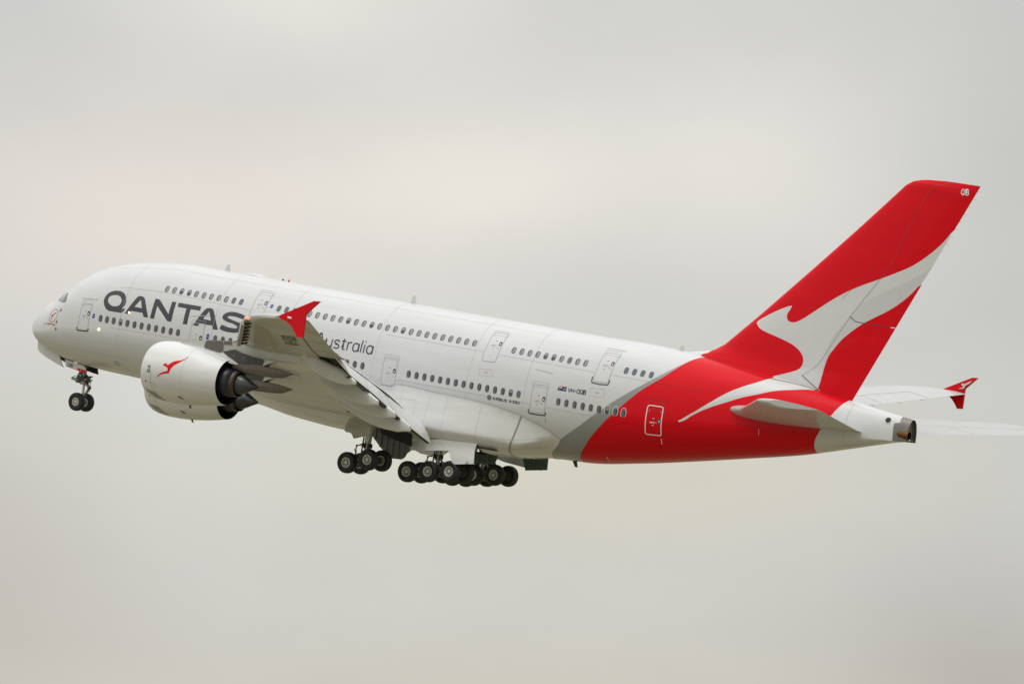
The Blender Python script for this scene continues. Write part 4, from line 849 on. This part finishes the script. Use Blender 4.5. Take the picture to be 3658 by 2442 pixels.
    mb=MB(); mb.path([(a+dx,yc+s*.41*float(lin([38.8,41.3],[1,.35],a)),b+dz) for a,b in ((36.2,.72),(36.41,.80),(37.26,.66),(38.15,.60),(39.33,.60),(41.1,.74))],.022,'gear_dark',n=6); mb.build('pylon_seal',nac)
    f0=yc+s*.400; f1=yc+s*.406
    mb=MB(); mb.prism(P(L['pyl_dark']),1,f0,f1,'pylon_dark'); mb.build('heat_shield_panel',nac)
    mb=MB(); br=[(33.97,.05),(34.0,.30),(34.08,.495),(35.36,.655),(35.42,.0),(35.2,-.1),(34.4,-.02)]; mb.prism(P(br),1,f0,f1,'pylon_brown'); mb.prism(P([(35.44,.662),(36.06,.735),(36.1,.50),(35.44,.45)]),1,f0,f1,'pylon_brown')
    mb.prism(P([(34.1,.53),(35.4,.69),(35.4,.70),(34.1,.545)]),1,yc-.38,yc+.38,'pylon_brown'); mb.build('fairing_panel',nac)
    mb=MB()
    for a in (36.35,37.15): mb.tube((a+dx,f0,-.12+dz-.05*(a-36)),(a+dx,f1+s*.006,-.12+dz-.05*(a-36)),.085,'rim_old',n=16)
    mb.build('access_cap',nac)
    # boat-tailed heat shield under the pylon
    st=[(36.3,-.62,-.95,.30),(36.74,-.60,-1.02,.36),(37.3,-.58,-1.13,.37),(38.4,-.46,-1.14,.36),(39.4,-.48,-1.08,.33),(40.1,-.53,-1.0,.24),(40.86,-.60,-.66,.04)]; V=[];F=[];n=14
    for a,zt_,zb_,wd in st:
        pr=[(-1,1),(-1,.3),(-.98,-.1),(-.75,-.75),(-.4,-1),(.4,-1),(.75,-.75),(.98,-.1),(1,.3),(1,1)]; n=len(pr)
        V+=[(a+dx,yc+wd*u,dz+(zt_+zb_)/2+(zt_-zb_)/2*v) for u,v in pr]
    for i in range(len(st)-1): F+=[(i*n+j,i*n+(j+1)%n,(i+1)*n+(j+1)%n,(i+1)*n+j) for j in range(n)]
    F+=[tuple(range(n))[::-1],tuple((len(st)-1)*n+j for j in range(n))]
    mb=MB(); mb.add(V,F,'pylon_tail'); mb.build('pylon_tail_fairing',nac,angle=35)
    return nac
def xz2(p,yc,X,Z,nf):
    """solve the cowl coordinates of a point seen in side view (traced on the plane 1.75 m outboard of the axis)"""
    a=p[0]-30.2+.0; t=0.
    for _ in range(4):
        r=np.interp(a,[0,.25,.9,2.2,3.6,5.8],[1.62,1.8,1.925,1.955,1.84,1.45]); t=math.asin(max(-.99,min(.99,(p[1]+1.87)/r))); a=(p[0]-30.2)+.672*(1.75-r*math.cos(t))*-1.0
        t=math.asin(max(-.99,min(.99,(p[1]+1.87)/r)))
    return (a,t)
for yc,dx,dz in ((-25.7,0,0),(-14.9,-7.65,-1.5),(14.9,-7.65,-1.5),(25.7,0,0)): build_engine(yc,dx,dz)
# ---------------------------------------------------------------- tail fin
fo=L['finout']
fz=np.array([2.3,4.0,4.2,4.35,4.67,5.015,7.341,10.915,13.746,16.257,17.033,17.336,17.499,17.6,17.645]); fxl=np.array([52.6,53.0,53.44,54.28,55.33,55.93,58.311,61.809,64.541,66.878,67.593,68.07,68.68,69.5,70.6])
fin_le=lambda z:np.interp(z,fz,fxl); fin_te=lambda z:np.interp(z,[2.3,3.0,17.64],[65.83,66.16,73.0])
def fin_pt(xi,z):
    xi=np.asarray(xi,float); a=fin_le(z); c=fin_te(z)-a; th=np.interp(z,[2.3,4.5,6,17,17.3,17.645],[.086,.085,.088,.085,.075,.02]); x=np.clip(xi,0,1)
    t=5*th*(.2969*np.sqrt(x)-.126*x-.3516*x**2+.2843*x**3-.1036*x**4)*c
    t=t+np.interp(z,[2.3,3.4,4.4],[.30,.16,.0])*np.sin(PI*np.clip(xi*1.1,0,1))**.5
    return np.stack([a+c*xi,-t,np.broadcast_to(z,np.shape(xi))],-1)
def fin_n(xi,z):
    n=surf_n(fin_pt,np.clip(xi,.004,.996),np.asarray(z,float),.003,.01); return np.where(n[...,1:2]>0,-n,n)
def fxz(P): P=np.array(P,float); return np.stack([(P[:,0]-fin_le(P[:,1]))/(fin_te(P[:,1])-fin_le(P[:,1])),P[:,1]],1)
def build_fin():
    sx=8.5
    up=smooth_line(L['rooU'],3); lo=smooth_line(L['rooL'],4); g=smooth_line(L['rooG'],4)
    roo=np.vstack([up,[(60.0,2.6),(65.2,2.6)],lo])
    roo=fxz(roo); roo[roo[:,0]>.985,0]=1.02
    rg=fxz(np.vstack([g,up[:1],lo[::-1]])); rg[rg[:,0]>.985,0]=1.02
    wh=fxz([(53.0,3.95),(53.5,4.4),(54.4,4.5),(55.36,4.72),(55.33,4.67),(54.634,4.039),(54.0,3.6)]); wh[:4,0]=-.02
    loops=[(resample(np.stack([l[:,0]*sx,l[:,1]],1),.2,True,1.),True) for l in (roo,rg,wh)]
    xi=(1-np.cos(np.linspace(0,PI,30)))/2; zs=np.concatenate([np.arange(2.4,16.8,.45),np.linspace(16.9,17.645,10)])
    E=np.concatenate([l for l,_ in loops]); pts=[(a*sx,z) for a in xi for z in zs if a in(xi[0],xi[-1]) or np.min(np.hypot(E[:,0]-a*sx,E[:,1]-z))>.06]
    P,T=cdt(pts,loops,1.); P[:,0]/=sx; c=P[T].mean(1); keep=(c[:,0]>0)&(c[:,0]<1)&(c[:,1]>2.4)&(c[:,1]<17.645); T=T[keep]; c=c[keep]
    idx=np.zeros(len(T),int); ir=inside(c[:,0],c[:,1],roo); idx[ir]=1; idx[ir&inside(c[:,0],c[:,1],rg)]=2; idx[inside(c[:,0],c[:,1],wh)]=1
    P=np.clip(P,[0,2.4],[1,17.645]); V=fin_pt(P[:,0],P[:,1]); N=fin_n(P[:,0],P[:,1]); T=orient(V,T,N); n=len(V); fl=np.array([1,-1,1])
    o=mk('tail_fin',np.concatenate([V,V*fl]),[tuple(t) for t in T]+[tuple(t[::-1]+n) for t in T],['red_paint','roo_white','roo_grey'],N=np.concatenate([N,N*fl]),idx=list(idx)*2)
    return o
FIN=build_fin()
rb=Ribbons(fin_pt,fin_n,.012); r=L['rudder']
rb.line(fxz([r[0],(69.42,14.85)]),.05,'seam_grey' if False else 'rudder_line',sy=.12) if False else None
nodes_mat('rudder_line',(.50,.02,.02),.5); nodes_mat('hinge_line',(.46,.47,.47),.5)
rb.line(fxz([r[0],r[1],(66.9,10.85)]),.05,'rudder_line',sy=.12,step=.05); rb.line(fxz([(66.9,10.85),r[2],r[3]]),.05,'hinge_line',sy=.12,step=.05); rb.line(fxz([r[3],r[5]]),.04,'letter_grey',sy=.12,step=.05)
rb.line(fxz([r[2],r[7],r[8],r[9]]),.04,'letter_grey',sy=.12,step=.05); rb.line(fxz([(r[9][0]-.35,r[9][1]),r[9]]),.06,'mark_white',sy=.12)
rb.line(fxz([(67.4,13.0),(64.4,9.2)]),.018,'rudder_line',sy=.12,step=.05)
rb.build('rudder_seam',FIN)
rb=Ribbons(fin_pt,fin_n,.014); q=L['finqb']
o=fxz([q[2]])[0]; e=fxz([q[3]])[0]; u=fxz([q[0]])[0]; text_on(rb,'QB',o,e,u-o,.06,'mark_white',sp=.3,sy=.12); rb.build('lettering',FIN)
# dark seal where the fin meets the body, and its small leading edge fitting
mb=MB(); mb.box((64.72,-.0,13.9),(.14,.05,.06),'red_paint'); mb.build('fin_fitting',FIN)
rb=Ribbons(off=.02)
def fin_seam():
    P=[]
    for z0,xi0 in [(4.05,.03)]: pass
    pts=fo[0:1]+fo[12:][::-1]; out=[]
    return pts
# static wicks
mb=MB()
for z in np.linspace(13.2,17.3,9): a=float(fin_te(z)); mb.tube((a-.02,0,z),(a+.22,.0,z-.04),.007,'mark_dark',n=5)
for a in (70.4,71.0,71.8,72.3,72.7): mb.tube((a,0,17.62),(a+.06,0,17.68),.01,'mark_dark',n=5)
mb.build('static_wick',FIN)
# ---------------------------------------------------------------- tailplane
hy=[0,1.9,2.5,3.1,15.0,15.25]; 
h_le=lambda y:np.interp(y,[0,1.9,2.5,3.2,4.0,14.6,15.0,15.22],[56.4,57.7,58.7,59.75,60.45,68.05,68.45,69.3],y*0+0) if False else np.interp(y,[0,1.9,2.5,3.2,4.0,14.6,15.0,15.22],[56.4,57.7,58.7,59.75,60.45,68.05,68.45,69.3])
h_te=lambda y:np.interp(y,[0,15.22],[67.35,73.0]); h_z=lambda y:np.interp(y,[0,2.5,15.22],[1.0,1.16,2.5])
for sg in (1,-1):
    ys=np.array([.5,1.5,1.9,2.2,2.5,2.8,3.2,4.0,6,8,10,12,14,14.6,14.9,15.1,15.22]); n=18; tu=(1-np.cos(np.linspace(0,PI,n)))/2; V=[];F=[];I=[]; m=2*n-1
    for y in ys:
        a,b=h_le(y),h_te(y); c=b-a; tc=.10
        for t,s_ in [(t,1) for t in tu[::-1]]+[(t,-1) for t in tu[1:]]:
            h=5*tc*(.2969*math.sqrt(t)-.126*t-.3516*t**2+.2843*t**3-.1036*t**4)*min(c,9.)*s_; V.append((a+c*t,-y*sg,h_z(y)+h+HINC*(.5-t)*c))
    for i in range(len(ys)-1):
        F+=[(i*m+j,i*m+j+1,(i+1)*m+j+1,(i+1)*m+j) for j in range(m-1)]; F.append((i*m+m-1,i*m,(i+1)*m,(i+1)*m+m-1))
    F.append(tuple((len(ys)-1)*m+j for j in range(m)))
    mb=MB(); mb.add(V,F,'tail_paint'); hs=mb.build('tailplane',angle=45)
    def hlow(y,t,s_=-1):
        a,b=h_le(y),h_te(y); c=b-a; h=5*.10*(.2969*np.sqrt(t)-.126*t-.3516*t**2+.2843*t**3-.1036*t**4)*np.minimum(c,9.)*s_
        return np.stack([a+c*t,-y*sg,h_z(y)+h+HINC*(.5-t)*c],-1)
    if sg>0: fn=lambda y,t:hlow(y,t,-1)
    else: fn=lambda y,t:hlow(y,t,1)
    def hn(y,t,fn=fn,sg=sg):
        k=surf_n(fn,np.asarray(y,float),np.clip(t,.02,.98)); w=-1 if sg>0 else 1; return np.where(k[...,2:3]*w<0,-k,k)
    rb=Ribbons(fn,hn,.01); rb.line([(3.2,.68),(14.2,.68)],.03,'seam_grey',sy=6.); rb.line([(8.6,.68),(8.6,.98)],.03,'seam_grey',sy=6.); rb.line([(3.4,.2),(14,.16)],.025,'seam_grey',sy=6.); rb.build('elevator_seam',hs)
# ---------------------------------------------------------------- landing gear
def wheel_mesh(R,w,r_rim,face,rim_mat,name):
    """tyre and rim meshes about the origin, axle along y; the outboard face is at -y"""
    t=MB(); h=w/2
    prof=[(-h*.72,r_rim),(-h*.90,r_rim+.06),(-h,R*.80),(-h*.93,R*.90),(-h*.70,R*.972),(-h*.45,R*.995)]
    for g in (-.30,0,.30): prof+=[(h*(g-.035),R),(h*(g-.02),R-.012),(h*(g+.02),R-.012),(h*(g+.035),R)]
    prof+=[(h*.45,R*.995),(h*.70,R*.972),(h*.93,R*.90),(h,R*.80),(h*.90,r_rim+.06),(h*.72,r_rim)]
    t.lathe(prof,1,(0,0,0),'tyre',40); T=t
    r=MB()
    for s in (-1,1):
        f=-s*-1; d=h*.72
        r.lathe([(s*d,r_rim),(s*d*1.10,r_rim*.99),(s*d*1.06,r_rim*.86),(s*d*.72,r_rim*.80)],1,(0,0,0),rim_mat,32)
        r.lathe([(s*d*.72,r_rim*.80),(s*d*.60,r_rim*.44),(s*d*.60,.001)],1,(0,0,0),'rim_dark' if face else rim_mat,32)
        r.lathe([(s*d*.60,.125),(s*d*1.02,.11),(s*d*1.06,.08),(s*d*1.06,.001)],1,(0,0,0),rim_mat,18)
        for a in np.linspace(0,2*PI,9,endpoint=False):
            p=np.array([r_rim*.63*math.cos(a),0,r_rim*.63*math.sin(a)]); q=p.copy(); p[1]=s*d*.60; q[1]=s*d*.74; r.tube(p,q,.045,rim_mat,n=8)
    return T,r
WHEELS={}
def wheel(kind,loc,parent=ROOT):
    if kind not in WHEELS:
        R,w,rr,mt={'nose':(.635,.43,.29,'rim_paint'),'main':(.71,.53,.345,'rim_paint'),'worn':(.71,.53,.345,'rim_old')}[kind]
        T,r=wheel_mesh(R,w,rr,True,mt,kind); e=bpy.data.objects.new('wheel',None); COL.objects.link(e); e.parent=ROOT; e.location=loc
        T.build('tyre',e,smooth=True); r.build('rim',e,angle=35); WHEELS[kind]=e; return e
    c=copy_tree(WHEELS[kind],ROOT); c.location=loc; return c
def ribbed(name,poly,y,th,mat,rib,parent,nx=6,nz=3,side=-1,slope=0.):
    """a gear door seen from its ribbed inside"""
    mb=MB(); mb.prism(poly,1,y,y+th,mat); p=np.array(poly); x0,x1=p[:,0].min(),p[:,0].max(); z0,z1=p[:,1].min(),p[:,1].max(); f=y if side<0 else y+th
    def span(ax,v):
        q=[]
        for i in range(len(p)):
            a,b=p[i],p[(i+1)%len(p)]
            if (a[ax]-v)*(b[ax]-v)<0: t=(v-a[ax])/(b[ax]-a[ax]); q.append(a[1-ax]+t*(b[1-ax]-a[1-ax]))
        return (min(q),max(q)) if len(q)>1 else None
    for v in np.linspace(x0,x1,nx+2)[1:-1]:
        s=span(0,v)
        if s: mb.box((v,f+side*.05,(s[0]+s[1])/2),(.08,.10,(s[1]-s[0])*.94),rib)
    for v in np.linspace(z0,z1,nz+2)[1:-1]:
        s=span(1,v)
        if s: mb.box(((s[0]+s[1])/2,f+side*.035,v),((s[1]-s[0])*.95,.07,.07),rib)
    return mb.build(name,parent)
# nose gear
mb=MB(); mb.tube((4.78,0,-3.7),(4.93,0,-5.15),.19,'gear_steel',.17); mb.tube((4.93,0,-5.1),(5.02,0,-6.1),.115,'chrome'); mb.tube((5.0,0,-6.05),(5.0,0,-6.4),.15,'gear_steel'); mb.tube((4.98,-.60,-6.37),(4.98,.60,-6.37),.09,'gear_steel')
mb.box((4.92,0,-4.75),(.55,.75,.35),'gear_dark'); mb.tube((4.05,-.25,-4.84),(4.75,-.25,-4.92),.10,'gear_steel'); mb.tube((4.05,.25,-4.84),(4.75,.25,-4.92),.10,'gear_steel'); mb.tube((4.9,0,-4.6),(5.6,0,-4.52),.05,'gear_dark')
mb.tube((4.3,-.1,-5.03),(4.85,-.1,-5.06),.05,'gear_dark'); mb.tube((4.82,-.12,-3.8),(4.35,-.1,-4.7),.05,'gear_dark')
rng=np.random.default_rng(2)
for _ in range(26):
    c=np.array([4.9+rng.normal()*.22,rng.uniform(-.34,.34),-4.78+rng.normal()*.17]); d=rng.normal(size=3)*.13; mb.tube(c-d,c+d,rng.uniform(.025,.06),['gear_steel','gear_dark','rim_paint'][rng.integers(3)],n=8)
for s in (-.17,.17): mb.tube((4.5,s,-4.1),(4.85,s,-4.6),.05,'gear_dark')
mb.box((4.93,-.19,-5.0),(.24,.02,.3),'rim_paint'); mb.box((4.94,-.192,-5.13),(.2,.03,.05),'mark_red')
NG=mb.build('nose_gear_leg',angle=40)
mb=MB(); mb.tube((5.08,-.14,-4.95),(5.47,-.05,-5.32),.07,'gear_steel'); mb.tube((5.08,.14,-4.95),(5.47,.05,-5.32),.07,'gear_steel'); mb.tube((5.47,0,-5.32),(5.10,0,-6.02),.10,'gear_steel',.08); mb.tube((5.40,0,-5.35),(5.55,0,-5.28),.12,'gear_dark'); mb.build('torque_link',NG,angle=40)
mb=MB(); mb.path([(5.35,-.1,-4.75),(5.6,-.12,-4.85),(5.62,-.1,-5.15),(5.5,-.05,-5.35),(5.58,-.05,-5.6)],.022,'mark_dark'); mb.path([(4.55,-.2,-4.75),(4.3,-.25,-4.65),(4.1,-.25,-4.75)],.02,'mark_dark'); mb.build('hose',NG)
for s in (-.52,.52): wheel('nose',(4.98,s,-6.37))
def nose_door(poly,y,name,mats=('belly_paint','bay_dark')):
    for s in (-1,1):
        mb=MB(); mb.prism(poly,1,s*y,s*(y-.05),mats[0]); mb.prism(poly,1,s*(y-.052),s*(y-.06),mats[1]); yield s,mb.build(name)
fd=[(1.02,-2.76),(1.5,-2.98),(2.04,-3.2),(3.01,-3.42),(3.25,-3.75),(3.43,-4.06),(3.56,-4.20),(2.8,-4.0),(2.02,-3.76),(1.6,-3.6),(1.28,-3.44),(1.10,-3.25),(1.04,-3.0)]
for s,d in nose_door(fd,.75,'nose_gear_door'): pass
ad=[(3.55,-3.62),(5.19,-3.82),(5.33,-3.87),(5.43,-3.98),(5.56,-4.33),(5.06,-4.29),(3.71,-4.1)]
for s,d in nose_door(ad,.72,'nose_gear_door'):
    if s<0:
        mb=MB(); mb.prism([(4.70,-4.06),(5.46,-4.12),(5.555,-4.328),(5.06,-4.287),(4.86,-4.262)],1,-.722,-.727,'red_paint'); mb.build('warning_panel',d)
        pl=lambda a,b:np.stack([np.asarray(a,float),np.full(np.shape(a),-.72),np.asarray(b,float)],-1); pn=lambda a,b:np.stack([0*np.asarray(a,float),np.full(np.shape(a),-1.),0*np.asarray(a,float)],-1)
        rb=Ribbons(pl,pn,.012); text_on(rb,'QB',(3.90,-4.06),(4.33,-4.105),(-.015,.20),.036,'letter_grey',sp=.25,sy=1.); text_on(rb,'G',(5.03,-4.23),(5.1,-4.235),(0,.06),.02,'mark_white',sy=1.); rb.build('lettering',d)
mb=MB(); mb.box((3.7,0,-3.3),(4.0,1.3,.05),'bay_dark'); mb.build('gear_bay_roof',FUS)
# wing gear (four wheels) and body gear (six wheels), both sides
def bogie(xc,yc,zc,n,tilt,track,worn=()):
    k=(np.arange(n)-(n-1)/2)*1.7; ct,st=math.cos(tilt),math.sin(tilt)
    for i,a in enumerate(k):
        for s in (-1,1): wheel('worn' if (i,s) in worn else 'main',(xc+a*ct,yc+s*track/2,zc+a*st))
    mb=MB(); mb.tube((xc+(k[0]-.1)*ct,yc,zc+(k[0]-.1)*st),(xc+(k[-1]+.1)*ct,yc,zc+(k[-1]+.1)*st),.17,'gear_steel')
    for a in k: mb.tube((xc+a*ct,yc-track/2,zc+a*st),(xc+a*ct,yc+track/2,zc+a*st),.10,'gear_steel'); mb.tube((xc+a*ct,yc-track*.28,zc+a*st),(xc+a*ct,yc+track*.28,zc+a*st),.22,'gear_dark')
    b=mb.build('bogie_beam',angle=40)
    return b
def leg(xc,yc,z0,z1,lean,b,hoses=True):
    mb=MB(); mb.tube((xc+lean,yc,z0),(xc+lean*.3,yc,z1+.75),.24,'gear_steel',.22); mb.tube((xc+lean*.3,yc,z1+.8),(xc,yc,z1),.15,'chrome'); mb.box((xc+lean*.4,yc,z1+1.0),(.5,.45,.3),'gear_dark')
    mb.tube((xc+.15,yc-.1,z1+1.0),(xc+.62,yc-.1,z1+.5),.07,'gear_steel'); mb.tube((xc+.62,yc-.1,z1+.5),(xc+.35,yc-.1,z1+.1),.07,'gear_steel'); mb.tube((xc+lean,yc+.3,z0+.2),(xc+1.2,yc+.9,z0+.4),.10,'gear_steel')
    mb.tube((xc-.15,yc-.25,z0),(xc-.2,yc-.25,z1+.5),.05,'gear_dark'); mb.tube((xc+.2,yc-.22,z0),(xc+.12,yc-.2,z1+.5),.045,'rim_paint'); mb.tube((xc+lean+.1,yc-.1,z0),(xc+1.5,yc-.1,z0+.3),.09,'gear_dark')
    l=mb.build('main_gear_leg',angle=40); mb=MB()
    if hoses:
        for j in range(4):
            o=.07*j; mb.path([(xc-.1,yc-.3,z1+1.15-o),(xc-.45-o,yc-.35,z1+.95),(xc-.72+o,yc-.35,z1+.62-o),(xc-.6,yc-.35,z1+.42),(xc-.45-o,yc-.35,z1+.2),(xc-.75-o,yc-.3,z1+.12),(xc-.95-o,yc-.3,z1-.05)],.02,'mark_dark',n=6)
        mb.build('hose',l)
    return l
for s in (-1,1):
    b=bogie(33.67,6.23*s,-6.37,2,math.radians(15),1.55); leg(33.67,6.23*s,-3.2,-6.3,.05,b)
    b=bogie(36.95,2.63*s,-6.38,3,math.radians(9),1.62,worn=((2,1),) if s<0 else ((2,1),(0,1))); leg(36.95,2.63*s,-4.6,-6.35,0,b)
# gear doors
wd=[(32.62,-3.7),(32.45,-4.37),(32.43,-4.53),(32.58,-4.62),(32.89,-4.60),(33.05,-4.68),(33.26,-4.94),(34.45,-4.54),(34.52,-3.5),(33.6,-3.3)]
for s in (-1,1):
    mb=MB(); mb.prism(wd,1,s*7.30,s*7.22,'wing_outer'); mb.build('wing_gear_door',label='grey door plate on the outer side of the wing gear leg')
    mb=MB(); mb.prism([(33.9,-3.5),(34.45,-3.7),(34.0,-5.0),(33.75,-5.0)],1,s*6.75,s*6.7,'white_paint'); mb.build('wing_gear_door')
ib=[(32.0,-4.1),(33.26,-4.26),(33.94,-4.47),(35.2,-4.78),(35.34,-5.26),(35.09,-5.45),(34.95,-5.75),(34.72,-5.93),(33.81,-5.99),(32.9,-5.4),(31.92,-4.6)]
ribbed('wing_gear_door',ib,-3.6,.06,'rib_dark','rib_dark',ROOT,6,4,-1)
kp=[(32.0,-4.3),(35.9,-4.6),(36.2,-5.2),(35.5,-5.72),(34.92,-5.86),(34.37,-5.92),(33.68,-5.91),(32.75,-5.63),(32.0,-5.2)]
kp=[(a-.0,b) for a,b in kp]
mb=MB(); mb.prism([(a-2.25+.0,b+.20) for a,b in kp],1,3.3,3.36,'belly_paint'); mb.build('wing_gear_door',label='pale gear door hanging on the far side')
bd=[(35.69,-4.70),(37.51,-4.28),(40.98,-3.66),(40.86,-4.1),(40.84,-4.5),(41.05,-5.38),(39.44,-5.66),(38.84,-4.83),(37.65,-5.02),(35.85,-5.28)]
def curved_plate(poly,y0,th,mat,inner,name,sgn):
    P,T=cdt([(a,z) for a in np.arange(35.8,41,.4) for z in np.arange(-5.6,-3.7,.2) if inside(np.array(a),np.array(z),poly)],[(resample(poly,.2,True),True)],1.); c=P[T].mean(1); T=T[inside(c[:,0],c[:,1],poly)]
    yb=lambda z:y0+.45*np.clip((-3.65-z)/1.4,0,1.3)**.6-.30
    V=np.stack([P[:,0],-sgn*yb(P[:,1]),P[:,1]],1); V2=V+np.array([0,sgn*th,0]); n=len(V)
    mb=MB(); mb.add(V,[tuple(t) for t in T],mat); mb.add(V2,[tuple(t) for t in T],inner)
    o=mk(name,np.concatenate([V,V2]),[tuple(t) for t in T]+[tuple(t[::-1]+n) for t in T],[mat,inner],idx=[0]*len(T)+[1]*len(T)); return o
bd=[(a-.54,b+.05) for a,b in bd]
curved_plate(bd,3.45,.07,'belly_paint','rib_green','body_gear_door',1)
for yy in (37.0,38.5,40.15):
    mb=MB(); mb.tube((yy,-2.9,-3.62+(40.4-yy)*-.17),(yy+.05,-3.3,-3.54+(40.4-yy)*-.18),.04,'white_paint'); mb.build('door_hinge',FAIR)
ribbed('body_gear_door',[(38.88,-4.60),(40.96,-4.45),(41.01,-5.29),(39.32,-5.58)],4.3,.07,'rib_green','rib_green',ROOT,1,4,-1)
mb=MB(); mb.prism([(36.6,-4.7),(38.9,-4.62),(39.25,-5.40),(37.5,-5.28),(36.8,-5.16)],1,4.32,4.38,'belly_paint'); mb.build('body_gear_door')
ribbed('body_gear_door',[(37.0,-4.78),(38.87,-4.69),(39.19,-4.75),(39.0,-5.39),(37.2,-5.53)],1.0,.06,'rib_green','rib_green',ROOT,2,4,-1)
mb=MB(); mb.box((38.5,0,-4.25),(6.2,6.4,.05),'bay_dark'); mb.prism([(32.9,-3.8),(35.6,-4.1),(35.7,-4.95),(34.6,-4.75),(33.1,-4.45)],1,-4.1,-4.05,'bay_dark'); mb.box((33.6,-5.3,-3.3),(3.2,3.0,.05),'bay_dark'); mb.box((33.6,5.3,-3.3),(3.2,3.0,.05),'bay_dark'); mb.build('gear_bay_roof',FAIR)  # the upright dark plate stands in for shade inside the wing-gear bay
